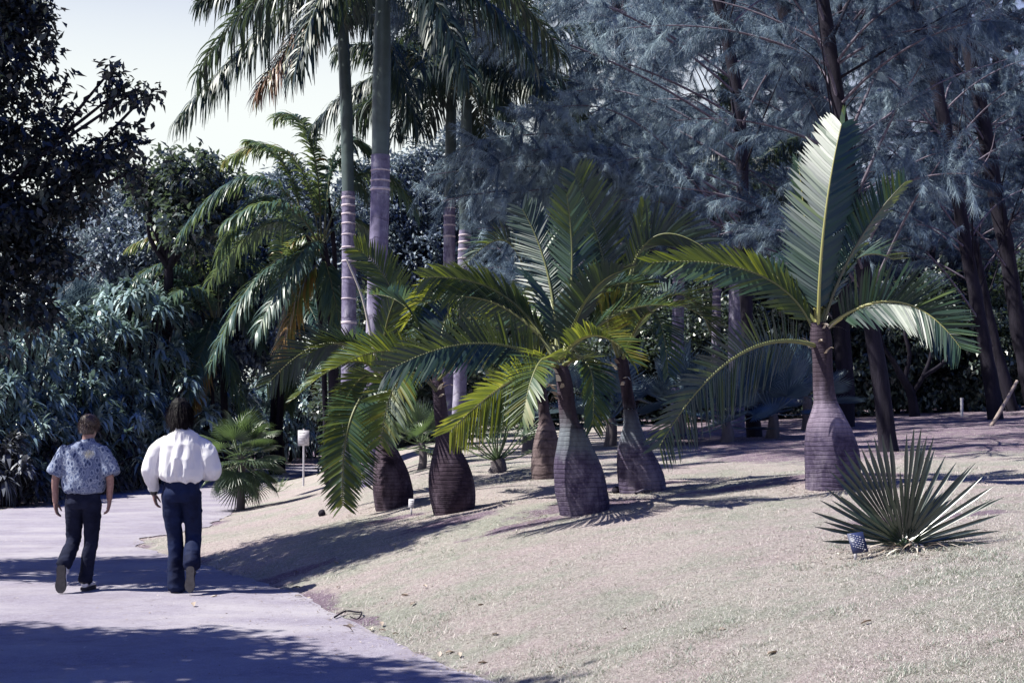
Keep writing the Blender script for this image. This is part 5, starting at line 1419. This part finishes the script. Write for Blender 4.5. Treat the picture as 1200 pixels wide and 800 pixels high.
def people():
    skin = NT('skin'); n = skin.noise(40, 3, 0.5, skin.obj())
    skin = skin.done(skin.principled(skin.ramp(n, [(0.3, (0.22, 0.12, 0.11)), (0.7, (0.31, 0.18, 0.16))]), 0.5, 0.4))
    M['eye'] = plain_mat('eye', (0.5, 0.48, 0.46), 0.2, 0.5, 0.05)
    jeans = NT('dark_jeans'); o = jeans.obj(); n = jeans.noise(6, 4, 0.6, o); w = jeans.noise(260, 2, 0.5, o)
    jeans = jeans.done(jeans.principled(jeans.ramp(jeans.math('ADD', jeans.math('MULTIPLY', n, .75), jeans.math('MULTIPLY', w, .25)), [(0.35, (0.005, 0.006, 0.015)), (0.7, (0.017, 0.020, 0.046))]), 0.9, 0.12, jeans.bump(w, 0.2, 0.002)))
    blue = NT('navy_trousers'); o = blue.obj(); n = blue.noise(5, 4, 0.6, o)
    blue = blue.done(blue.principled(blue.ramp(n, [(0.35, (0.004, 0.006, 0.024)), (0.7, (0.010, 0.018, 0.062))]), 0.8, 0.15))
    white = NT('white_cotton'); n = white.noise(10, 3, 0.5, white.obj())
    wc = white.ramp(n, [(0.3, (0.84, 0.83, 0.88)), (0.7, (0.90, 0.89, 0.93))])
    tr = white.n('ShaderNodeBsdfTranslucent'); tr.inputs['Color'].default_value = (0.84, 0.82, 0.88, 1)
    mx = white.n('ShaderNodeMixShader'); mx.inputs[0].default_value = 0.35
    white.l(white.principled(wc, 0.85, 0.2), mx.inputs[1]); white.l(tr.outputs[0], mx.inputs[2])
    white = white.done(mx.outputs[0])
    pr = NT('printed_cotton'); o = pr.obj()
    v = pr.n('ShaderNodeTexVoronoi', feature='F1'); v.inputs['Scale'].default_value = 26; pr.l(pr.scale(o, (1.0, 0.8, 0.62)), v.inputs['Vector'])
    n = pr.noise(30, 5, 0.7, o, 2.5)
    f = pr.math('ADD', pr.math('MULTIPLY', v.outputs['Distance'], 0.75), pr.math('MULTIPLY', n, 0.65))
    c = pr.ramp(f, [(0.40, (0.020, 0.028, 0.075)), (0.50, (0.055, 0.078, 0.165)), (0.60, (0.13, 0.16, 0.265)), (0.70, (0.33, 0.36, 0.44)), (0.78, (0.06, 0.08, 0.17)), (0.9, (0.18, 0.21, 0.31))])
    bl = pr.n('ShaderNodeVectorMath', operation='DISTANCE'); pr.l(o, bl.inputs[0]); bl.inputs[1].default_value = (0.085, -0.14, 1.335)
    d = pr.math('ADD', bl.outputs['Value'], pr.math('MULTIPLY', pr.math('SUBTRACT', n, 0.5), 0.16))
    c = pr.mix(pr.ramp(d, [(0.025, (1, 1, 1)), (0.05, (0, 0, 0))]), c, pr.ramp(n, [(0.4, (0.62, 0.60, 0.52)), (0.6, (0.56, 0.46, 0.18))]))
    printed = pr.done(pr.principled(c, 0.8, 0.2))
    brown_hair = leaf_mat('short_brown_hair', [(0, (0.05, 0.032, 0.028)), (0.6, (0.14, 0.095, 0.08)), (1, (0.30, 0.23, 0.21))], 0.45, 0.5, 0.05, (0.2, 0.1, 0.05), 0.3, 60)
    dark_hair = leaf_mat('dark_hair', [(0, (0.003, 0.0025, 0.004)), (1, (0.012, 0.008, 0.013))], 0.6, 0.12, 0.02, (0.1, 0.05, 0.05), 0.4, 40)
    black = plain_mat('black_leather', (0.018, 0.016, 0.02), 0.35, 0.5, 0.3)
    rubber = plain_mat('dark_rubber', (0.035, 0.032, 0.04), 0.8, 0.2, 0.3)
    shoew = plain_mat('white_leather', (0.66, 0.63, 0.64), 0.6, 0.3, 0.1)
    Zv = np.array([0, 0, 1.0])

    # ---------------- the man in the printed short sleeved shirt
    Y = 14.0; x = P(96, 690, Y)[0]
    root = empty('person', (x, Y, 0.006), 'person with short brown hair in blue grey printed shirt, dark jeans and trainers, walking away', 'person', 'people walking away along the path')
    V, F = [], []
    head_c = (0.035, 0.03, 1.60)
    X, Yv = head_neck(V, F, head_c, (0.02, -0.01, 1.40), -0.1, 0.98)
    ring_loft(V, F, [((0, 0, .88), (.15, 0, 0), (0, .10, 0)), ((0, 0, 1.0), (.145, 0, 0), (0, .095, 0)), ((0, -.005, 1.2), (.165, 0, 0), (0, .105, 0)), ((.005, -.01, 1.34), (.16, 0, 0), (0, .09, 0)), ((.01, -.01, 1.41), (.08, 0, 0), (0, .06, 0))], 20)
    limb(V, F, [(-.155, -.01, 1.36), (-.262, -.03, 1.12), (-.285, .03, .86)], [.044, .040, .028], 14)
    hand(V, F, (-.286, .035, .865), (0.0, .10, -1), (1, 0, 0), (0, 1, 0), 0.7)
    limb(V, F, [(.160, -.01, 1.36), (.260, -.035, 1.12), (.245, .03, .885)], [.044, .040, .028], 14)
    hand(V, F, (.244, .035, .885), (-.03, .12, -1), (-1, 0, 0), (0, 1, 0), 0.8)
    limb(V, F, [(.085, 0, .90), (.07, .03, .49), (.035, -.01, .09)], [.075, .05, .036], 14)
    limb(V, F, [(-.085, 0, .90), (-.105, .045, .49), (-.125, -.19, .25)], [.075, .05, .036], 14)
    body = fuse('body', V, F, skin, root, 0.006, 3)
    eyes(body, head_c, X, Yv, .98)
    # hair: a short cap and cropped strands
    c = np.array(head_c)
    V, F = [], []
    R_ = [(c + np.array([0, -.034, -.075]), (.050, 0, 0), (0, .058, 0)), (c + np.array([0, -.030, -.035]), (.072, 0, 0), (0, .076, 0)), (c + np.array([0, -.022, .01]), (.083, 0, 0), (0, .092, 0)), (c + np.array([0, -.013, .055]), (.085, 0, 0), (0, .102, 0)), (c + np.array([0, -.010, .092]), (.068, 0, 0), (0, .088, 0)), (c + np.array([0, -.010, .118]), (.036, 0, 0), (0, .052, 0))]
    ring_loft(V, F, R_, 20)
    hair = fuse('hair', V, F, brown_hair, root, 0.007, 2, cloth_wr(3, 0.006, 0.6, 30))
    r = rng(31); n = 2600
    d = nrm(r.normal(size=(n, 3)) * [1, 1, 0.9]); d = d[(d[:, 2] > -0.55) & ~((d[:, 1] > .35) & (d[:, 2] < .45))]; n = len(d)
    B = c + np.array([0, -.014, .022]) + d * [.080, .096, .095]
    hair_strands(hair, B, nrm(d * .55 + np.array([0, -.15, -.55]) + r.normal(0, .25, (n, 3))), r.uniform(.02, .045, n), .004, .3, r.random(n), brown_hair)
    # shirt
    V, F = [], []
    rings = [(.955, .150, .115), (.965, .185, .150), (1.0, .195, .165), (1.06, .205, .165), (1.15, .210, .158), (1.25, .215, .145), (1.33, .212, .130), (1.395, .182, .105), (1.435, .115, .080), (1.45, .070, .062)]
    ring_loft(V, F, [((.004 + .008 * (z - .95), -.012, z), (a, 0, 0), (0, b, 0)) for z, a, b in rings], 28)
    limb(V, F, [(-.150, -.01, 1.385), (-.215, -.018, 1.27), (-.272, -.03, 1.13)], [.062, .074, .086], 18, None, 1.15, (0, 1, 0), False)
    limb(V, F, [(.160, -.01, 1.385), (.22, -.018, 1.27), (.270, -.035, 1.13)], [.062, .074, .086], 18, None, 1.15, (0, 1, 0), False)
    ring_loft(V, F, [((.02, -.005, 1.43), (.072, 0, 0), (0, .066, 0)), ((.022, 0, 1.475), (.066, 0, 0), (0, .062, 0))], 18)
    shirt = fuse('shirt', V, F, printed, root, 0.008, 14, cloth_wr(1, 0.017, 0.6, 7))
    # jeans
    V, F = [], []
    ring_loft(V, F, [((0, 0, .99), (.150, 0, 0), (0, .112, 0)), ((0, -.005, .93), (.162, 0, 0), (0, .122, 0)), ((0, -.012, .86), (.168, 0, 0), (0, .128, 0)), ((0, -.005, .80), (.15, 0, 0), (0, .11, 0))], 24)
    limb(V, F, [(.082, -.004, .87), (.083, .01, .70), (.072, .03, .49), (.05, .01, .28), (.035, -.01, .095)], [.092, .084, .066, .066, .066], 18, None, 1.05)
    limb(V, F, [(-.082, -.004, .87), (-.098, .03, .70), (-.108, .05, .49), (-.120, -.06, .36), (-.128, -.175, .265)], [.092, .084, .068, .070, .068], 18, None, 1.05)
    jn = fuse('jeans', V, F, jeans, root, 0.009, 4, cloth_wr(5, 0.008, 1.6, 10))
    V, F = [], []
    ring_loft(V, F, [((0, -.003, .965), (.158, 0, 0), (0, .120, 0)), ((0, -.003, 1.0), (.156, 0, 0), (0, .118, 0))], 28)
    fuse('belt', V, F, black, root, 0.008, 1)
    # shoes
    for nm, heel, toe, up in (('shoe', (.035, -.055, .03), (.045, .215, .03), (0, 0, 1)), ('shoe', (-.128, -.235, .262), (-.122, -.262, .012), (0, 1, .1))):
        V, F = [], []
        heel, toe = np.array(heel), np.array(toe)
        shoe(V, F, heel, toe, up, .045, .085)
        d = nrm(toe - heel); u = nrm(np.array(up, float) - np.dot(up, d) * d)
        a = heel + d * .055 + u * .05
        limb(V, F, [a, a + u * .055 - d * .012], [.046, .043], 12)
        so = fuse(nm, V, F, shoew, root, 0.006, 2)
        sole(so, heel + u * -.008, toe + u * -.008, up, rubber, .050, .028)
        V, F = [], []
        limb(V, F, [heel + d * .012 + u * .06 - np.cross(d, u) * .036, heel - d * .002 + u * .062, heel + d * .012 + u * .06 + np.cross(d, u) * .036], [.016, .02, .016], 8)
        st = fuse('heel_patch', V, F, black, so, 0.006, 1)

    # ---------------- the dark haired walker in white
    Y = 13.85; x = P(210, 690, Y)[0]
    root = empty('person', (x, Y, 0.006), 'person with collar length dark hair in a billowing white shirt and navy trousers, walking away', 'person', 'people walking away along the path')
    V, F = [], []
    head_c = (-.015, .02, 1.735)
    X, Yv = head_neck(V, F, head_c, (-.005, -.01, 1.52), 0.12, 1.03)
    ring_loft(V, F, [((0, 0, .98), (.155, 0, 0), (0, .105, 0)), ((0, 0, 1.08), (.145, 0, 0), (0, .098, 0)), ((0, -.005, 1.28), (.168, 0, 0), (0, .108, 0)), ((.0, -.01, 1.44), (.16, 0, 0), (0, .095, 0)), ((0, -.01, 1.52), (.08, 0, 0), (0, .06, 0))], 20)
    limb(V, F, [(-.150, -.01, 1.46), (-.280, -.02, 1.21), (-.272, .05, .955)], [.044, .041, .029], 14)
    hand(V, F, (-.270, .055, .955), (.06, .10, -1), (1, 0, 0), (0, 1, 0), 0.75)
    limb(V, F, [(.155, -.01, 1.46), (.280, .0, 1.21), (.20, .22, 1.16)], [.044, .041, .029], 14)
    hand(V, F, (.198, .225, 1.16), (-.55, .8, .1), (0, 0, -1), (-.7, -.4, .5), 0.8)
    limb(V, F, [(-.09, 0, .98), (-.06, .03, .54), (-.028, -.01, .09)], [.078, .052, .037], 14)
    limb(V, F, [(.09, 0, .98), (.115, .05, .54), (.145, -.15, .27)], [.078, .052, .037], 14)
    body = fuse('body', V, F, skin, root, 0.006, 3)
    eyes(body, head_c, X, Yv, 1.03)
    c = np.array(head_c)
    V, F = [], []
    R_ = [(c + np.array([.012, -.062, -.185]), (.060, 0, 0), (0, .034, 0)), (c + np.array([.010, -.055, -.14]), (.082, 0, 0), (0, .050, 0)), (c + np.array([.004, -.042, -.08]), (.096, 0, 0), (0, .074, 0)), (c + np.array([0, -.030, -.02]), (.104, 0, 0), (0, .094, 0)), (c + np.array([0, -.018, .045]), (.104, 0, 0), (0, .110, 0)), (c + np.array([0, -.012, .095]), (.082, 0, 0), (0, .098, 0)), (c + np.array([0, -.012, .135]), (.042, 0, 0), (0, .056, 0))]
    ring_loft(V, F, R_, 24)
    hair = fuse('hair', V, F, dark_hair, root, 0.007, 2, cloth_wr(9, 0.009, 0.3, 22))
    n = 3200
    d = nrm(r.normal(size=(n, 3))); d = d[(d[:, 1] < .45) | (d[:, 2] > .55)]; n = len(d)
    B = c + np.array([0, -.02, .02]) + d * [.100, .105, .115]
    hair_strands(hair, B, nrm(d * .25 + np.array([0, -.05, -1.0]) + r.normal(0, .22, (n, 3))), r.uniform(.05, .13, n), .005, .2, r.random(n), dark_hair)
    # blouse
    V, F = [], []
    rings = [(1.070, .160, .125), (1.085, .205, .160), (1.12, .232, .182), (1.18, .240, .182), (1.26, .236, .170), (1.35, .226, .155), (1.43, .208, .135), (1.50, .160, .104), (1.54, .105, .080), (1.555, .070, .066)]
    ring_loft(V, F, [((.015, -.02, z), (a, 0, 0), (0, b, 0)) for z, a, b in rings], 32)
    limb(V, F, [(-.120, -.01, 1.470), (-.222, -.02, 1.36), (-.282, -.02, 1.17), (-.274, .035, 1.015)], [.058, .076, .084, .054], 18, None, 1.1)
    limb(V, F, [(.125, -.01, 1.470), (.236, -.015, 1.36), (.288, -.01, 1.20), (.275, .07, 1.15), (.22, .19, 1.16)], [.060, .086, .100, .090, .052], 18)
    limb(V, F, [(-.274, .035, 1.03), (-.273, .043, .985)], [.054, .053], 14)
    ring_loft(V, F, [((-.005, -.01, 1.535), (.074, 0, 0), (0, .068, 0)), ((-.006, -.005, 1.585), (.068, 0, 0), (0, .064, 0))], 18)
    def folds(p):
        base = cloth_wr(7, 0.026, 0.5, 7)(p)
        pleat = 0.016 * np.cos(p[:, 0] * 58 + 1.5 * noise3(p * 4)) * smooth(1.50, 1.30, p[:, 2]) * smooth(1.08, 1.2, p[:, 2]) * smooth(.2, .02, np.abs(p[:, 0]))
        return base + pleat
    fuse('shirt', V, F, white, root, 0.007, 14, folds)
    V, F = [], []
    ring_loft(V, F, [((.01, 0, 1.115), (.155, 0, 0), (0, .115, 0)), ((.01, -.006, 1.04), (.170, 0, 0), (0, .128, 0)), ((.01, -.014, .95), (.180, 0, 0), (0, .136, 0)), ((.01, -.006, .87), (.165, 0, 0), (0, .12, 0))], 24)
    limb(V, F, [(-.082, -.004, .95), (-.078, .015, .76), (-.060, .035, .54), (-.040, .02, .30), (-.025, -.012, .035)], [.100, .092, .074, .076, .080], 18, None, 1.08)
    limb(V, F, [(.100, -.004, .95), (.112, .03, .76), (.118, .055, .54), (.132, -.045, .40), (.148, -.150, .27)], [.100, .092, .074, .078, .080], 18, None, 1.05)
    fuse('trousers', V, F, blue, root, 0.009, 4, cloth_wr(15, 0.008, 1.2, 9))
    V, F = [], []
    ring_loft(V, F, [((.01, -.003, 1.075), (.166, 0, 0), (0, .125, 0)), ((.01, -.003, 1.115), (.163, 0, 0), (0, .122, 0))], 28)
    fuse('belt', V, F, black, root, 0.008, 1)
    for nm, heel, toe, up in (('shoe', (-.025, -.06, .02), (-.02, .215, .02), (0, 0, 1)), ('shoe', (.152, -.200, .262), (.160, -.255, .035), (0, 1, .25))):
        V, F = [], []
        heel, toe = np.array(heel), np.array(toe)
        shoe(V, F, heel, toe, up, .042, .075)
        d = nrm(toe - heel); u = nrm(np.array(up, float) - np.dot(up, d) * d)
        a = heel + d * .05 + u * .045
        limb(V, F, [a, a + u * .04 - d * .008], [.042, .038], 12)
        so = fuse(nm, V, F, black, root, 0.006, 2)
        sole(so, heel + u * -.004, toe + u * -.004, up, rubber, .046, .02)
    V, F = [], []
    limb(V, F, [(-.2722, .047, .972), (-.2708, .053, .948)], [.036, .036], 16)
    wt = fuse('wristwatch', V, F, black, root, 0.005, 1)

# ------------------------------------------------------------------ small things
def box(mb, c, hx, hy, hz, ux=(1, 0, 0), uy=(0, 1, 0), uz=(0, 0, 1), tint=0.5, bev=0.0):
    c = np.asarray(c, float); ux, uy, uz = (np.asarray(q, float) for q in (ux, uy, uz))
    V = [c + sx * hx * ux + sy * hy * uy + sz * hz * uz for sx in (-1, 1) for sy in (-1, 1) for sz in (-1, 1)]
    Q = [(0, 1, 3, 2), (4, 6, 7, 5), (0, 4, 5, 1), (2, 3, 7, 6), (0, 2, 6, 4), (1, 5, 7, 3)]
    mb.add(np.array(V), Q, tint)

def board_mat(name, base, ink, sc, slant):
    m = NT(name)
    return m

def small_things():
    paint = plain_mat('weathered_white_paint', (0.46, 0.44, 0.49), 0.6, 0.4, 0.15, 12)
    blue = plain_mat('dark_blue_plate', (0.020, 0.028, 0.085), 0.45, 0.5, 0.2, 12)
    ink = plain_mat('grey_lettering', (0.30, 0.29, 0.33), 0.7, 0.2, 0.1)
    whiteink = plain_mat('white_lettering', (0.36, 0.36, 0.42), 0.6, 0.3, 0.05)
    steel = plain_mat('grey_steel_post', (0.34, 0.33, 0.37), 0.5, 0.4, 0.2)
    r = rng(91)
    # notice board at the bend of the path
    Y = 33.0
    b = P(356, 520, Y); b[2] = float(gz(b[0], Y))
    root = empty('notice_board', b, 'small white notice board on a thin white post beside the bend of the path', 'sign')
    top = P(357, 504, Y); lo = P(357, 522, Y); px = Y / FPX
    mb = MB(); tube(mb, [b - [0, 0, .1], [b[0], Y, top[2] + 2 * px]], 0.022, 8); mb.build('post', paint, root)
    mb = MB(); box(mb, (b[0], Y - .05, (top[2] + lo[2]) / 2), 6.5 * px, 0.012, (top[2] - lo[2]) / 2); pl = mb.build('plate', paint, root, False)
    mb = MB()
    for k in range(5):
        z = top[2] - (3.2 + k * 2.9) * px
        wd = r.uniform(3.0, 5.0) * px
        box(mb, (b[0] - 5.2 * px + wd, Y - .065, z), wd, 0.002, 0.35 * px)
    mb.build('text_lines', ink, pl, False)
    # plant label between the two dark palms
    b = G(482, 604); Y = b[1]; px = Y / FPX
    root = empty('plant_label', b, 'little pale plant label on a stake between the two dark trunked bottle palms', 'sign')
    mb = MB(); box(mb, b + [0, 0, 4 * px], 0.010, 0.006, 7 * px); mb.build('stake', steel, root, False)
    mb = MB(); n_ = np.array([0, -.8, .6]); u_ = np.array([0, .6, .8])
    box(mb, b + [0, -.012, 14 * px], 3.2 * px, 0.005, 6.0 * px, (1, 0, 0), n_, u_); pl = mb.build('plate', paint, root, False)
    mb = MB()
    for k in range(3): box(mb, b + np.array([0, -.012, 14 * px]) + n_ * .007 + u_ * (3 - 2.4 * k) * px, 2.2 * px, 0.001, .35 * px, (1, 0, 0), n_, u_)
    mb.build('text_lines', ink, pl, False)
    # dark blue tag at the sword leaved plant
    b = G(1000, 658); Y = b[1]; px = Y / FPX
    root = empty('plant_label', b, 'dark blue plant label with slanting white lettering stuck in front of the sword leaved plant', 'sign')
    mb = MB(); box(mb, b + [0.02, 0.02, 4 * px], 0.009, 0.006, 8 * px); mb.build('stake', steel, root, False)
    a = R(-9); u_ = np.array([math.sin(a), .45, math.cos(a) * .9]); u_ /= np.linalg.norm(u_); x_ = np.array([math.cos(a), .12, -math.sin(a)]); x_ = x_ - x_.dot(u_) * u_; x_ /= np.linalg.norm(x_); n_ = np.cross(x_, u_)
    c = b + np.array([5 * px, -0.01, 21 * px])
    mb = MB(); box(mb, c, 9.5 * px, 0.004, 12.5 * px, x_, n_, u_); pl = mb.build('plate', blue, root, False)
    sgn = 1 if n_[1] < 0 else -1
    mb = MB(); d_ = nrm(x_ * 1 - u_ * .5); e_ = np.cross(n_, d_)
    for k in range(6):
        t0 = -7.0
        while t0 < 6.0:
            wd = r.uniform(1.2, 3.2)
            t1 = min(t0 + wd, 7.4)
            tm = (t0 + t1) / 2
            cc = c + n_ * sgn * .0052 + u_ * (8.2 - 3.0 * k - 0.45 * tm) * px + x_ * tm * px
            box(mb, cc, (t1 - t0) / 2 * px, 0.0008, .34 * px, d_, n_, e_)
            t0 = t1 + r.uniform(.5, .9)
    mb.build('lettering', whiteink, pl, False)
    # leaning stake and white marker post at the top of the lawn
    b = G(1160, 499); Y = b[1]
    root = empty('leaning_stake', b, 'weathered wooden stake leaning at the top of the lawn by the ragged trunk', 'stake')
    t = P(1192, 446, Y + 0.4)
    mb = MB(); tube(mb, polyline([b - [0, 0, .05], (b + t) / 2 + [.01, 0, -.02], t], 10), np.linspace(.04, .03, 10), 7, ridge=.15); mb.build('pole', M['stake_wood'], root)
    b = G(1127, 488); Y = b[1]
    root = empty('marker_post', b, 'thin white marker post standing before the dark bushes at the top of the lawn', 'post')
    mb = MB(); tube(mb, [b - [0, 0, .1], P(1127, 466, Y)], 0.035, 8); mb.build('post', paint, root)
    # dead sheath and stick at the foot of the second grey palm
    b = G(757, 577)
    mb = MB(); tt = np.linspace(0, 1, 8)
    tube(mb, b + np.stack([-.06 + .14 * tt, -.05 + 0 * tt, .02 + .05 * np.sin(tt * 3.1)], 1), .045 * np.sin(tt * 2.6 + .3) + .008, 8, .85, ridge=.2)
    tag(mb.build('palm_sheath', M['dry_leaf']), 'pale curled palm sheath lying at the foot of a grey bottle palm', 'fallen leaf')
    b = G(745, 580); e = G(766, 577)
    mb = MB(); tube(mb, polyline([b + [0, 0, .02], (b + e) / 2 + [0, 0, .045], e + [0, 0, .025]], 8), np.linspace(.014, .009, 8), 6, ridge=.2)
    tag(mb.build('fallen_stick', M['twig']), 'straight pale stick on the ground in front of a grey bottle palm', 'stick')
    b = G(722, 578)
    mb = MB(); tube(mb, b + np.stack([-.05 + .1 * tt, 0 * tt, .03 + 0 * tt], 1), .05 * np.sqrt(np.maximum(1 - (2 * tt - 1) ** 2, .02)), 8, .1, ridge=.5, seed=4)
    tag(mb.build('stone', M['dark_bark']), 'dark stone lying between two grey bottle palms', 'stone')
    b = G(377, 604)
    mb = MB(); tube(mb, b + np.stack([-.05 + .1 * tt, 0 * tt, .03 + 0 * tt], 1), .05 * np.sqrt(np.maximum(1 - (2 * tt - 1) ** 2, .02)), 8, .1, ridge=.5, seed=8)
    tag(mb.build('stone', M['dark_bark']), 'dark stone on the sunny grass left of the drooping frond', 'stone')
    # curled twig on the bank
    q = [G(392, 726), G(405, 721), G(418, 720), G(424, 723), G(419, 728), G(410, 727)]
    mb = MB(); tube(mb, polyline([a + np.array([0, 0, .02 + .015 * (i % 2)]) for i, a in enumerate(q)], 26), np.linspace(.009, .005, 26), 6, 0.2)
    tag(mb.build('curled_twig', M['dark_bark']), 'dark twig curled into a loop on the lawn edge in the foreground', 'twig')
    # fallen leaves along the edge of the lawn
    spots = [(297, 685), (345, 700), (352, 690), (405, 735), (436, 740), (448, 735), (452, 741), (481, 712), (515, 766), (522, 768), (350, 672), (392, 660), (363, 701), (460, 745), (655, 786), (640, 790), (300, 690), (412, 742), (560, 712), (470, 700), (730, 738), (842, 742), (560, 780), (540, 772), (255, 700), (228, 712), (395, 690), (500, 690), (583, 745), (900, 770), (1010, 735)]
    protos = []
    for k in range(4):
        mb = MB(); rr = rng(400 + k)
        L = .11; n = 5
        xs = np.linspace(0, L, n); w = np.array([.006, .022, .027, .018, .002]); zz = .012 + .018 * np.sin(xs / L * 3.1) * rr.uniform(.3, 1.2); cu = rr.uniform(.004, .02)
        V = []
        for a, b_, z in zip(xs, w, zz): V += [(a, -b_, z + cu), (a, 0, z), (a, b_, z + cu * rr.uniform(.2, 1.4))]
        Q = []
        for i in range(n - 1):
            for j in range(2): Q.append((3 * i + j, 3 * i + j + 1, 3 * i + j + 4, 3 * i + j + 3))
        mb.add(np.array(V), Q, [0.62, 0.5, 0.25, 0.55][k])
        protos.append(mb.mesh('fallen_leaf'))
        protos[-1].materials.append(M['dry_leaf'])
    for i, (u, v) in enumerate(spots):
        p = G(u, v)
        o = bpy.data.objects.new('fallen_leaf', protos[i % 4]); col.objects.link(o)
        o.location = p + np.array([0, 0, .004]); o.rotation_euler = (r.normal(0, .2), r.normal(0, .2), r.random() * 6.28)
        s = r.uniform(.4, .85); o.scale = (s, s, s)
        tag(o, 'small dry fallen leaf lying on the lawn or path edge in the foreground', 'leaf', 'dry leaves fallen along the lawn edge')
    # grit and shed bits on the path
    n = 2600; rr = rng(23)
    y = 7.5 + 20 * rr.random(n) ** 1.5; t = rr.random(n) ** 2.6
    x = xe(y) - 0.02 - t * 5.0; k = np.abs(x) < .4 * y; x, y = x[k], y[k]; n = len(x)
    mb = MB(); az = rr.random(n) * 6.28
    strips(mb, np.stack([x, y, x * 0 + .009], 1), nrm(np.stack([np.cos(az), np.sin(az), rr.uniform(0, .25, n)], 1)), np.stack([-np.sin(az), np.cos(az), az * 0], 1), rr.uniform(.01, .06, n), rr.uniform(.004, .012, n), 0.1, (.5, 1, .1), rr.beta(1.0, 2.2, n))
    tag(mb.build('path_litter', M['dry_leaf'], None, False), kind='stuff')
    # loose litter: far too much to count
    n = 16000
    y = 7.5 + 22.5 * rng(17).random(n) ** 1.6; x = rng(18).uniform(-6, 12, n)
    k = (soil_mask(x, y) > rng(19).uniform(0, 1.0, n) * np.where(rng(20).random(n) < .45, 0, 1) + .02) & (x > xe(y) - 0.15) & (np.abs(x) < .4 * y)
    x, y = x[k], y[k]
    for bx_, by_, rr_ in [(o.location.x, o.location.y, 0.30) for o in scene.objects if o.name.startswith('bottle_palm')] + [(o.location.x, o.location.y, 0.2) for o in scene.objects if o.name.startswith(('sword_leaf_plant', 'casuarina_tree')) and o.location.y < 33]:
        q = rng(int(bx_ * 100) & 1023).random(420) * 6.283; w_ = rr_ + np.abs(rng(int(by_ * 77) & 1023).normal(0, 0.30, 420))
        x = np.concatenate([x, bx_ + np.cos(q) * w_ * 1.2]); y = np.concatenate([y, by_ + np.sin(q) * w_])
    n = len(x)
    mb = MB(); az = r.random(n) * 6.28
    strips(mb, np.stack([x, y, gz(x, y) + .006], 1), nrm(np.stack([np.cos(az), np.sin(az), r.uniform(0, .3, n)], 1)), np.stack([-np.sin(az), np.cos(az), az * 0], 1), r.uniform(.02, .08, n), r.uniform(.004, .016, n), 0.2, (.5, 1, .1), r.beta(1.2, 1.8, n))
    tag(mb.build('leaf_litter', M['dry_leaf'], None, False), kind='stuff')

import time
_t = time.time()
for fn in (ground, path, grass, bottle_palms, sword_plant, royal_palms, feather_palm, feather_copy, fan_palms, left_trees, shrubs, understory, casuarinas, people, small_things):
    fn()
    print(fn.__name__, round(time.time() - _t, 1))
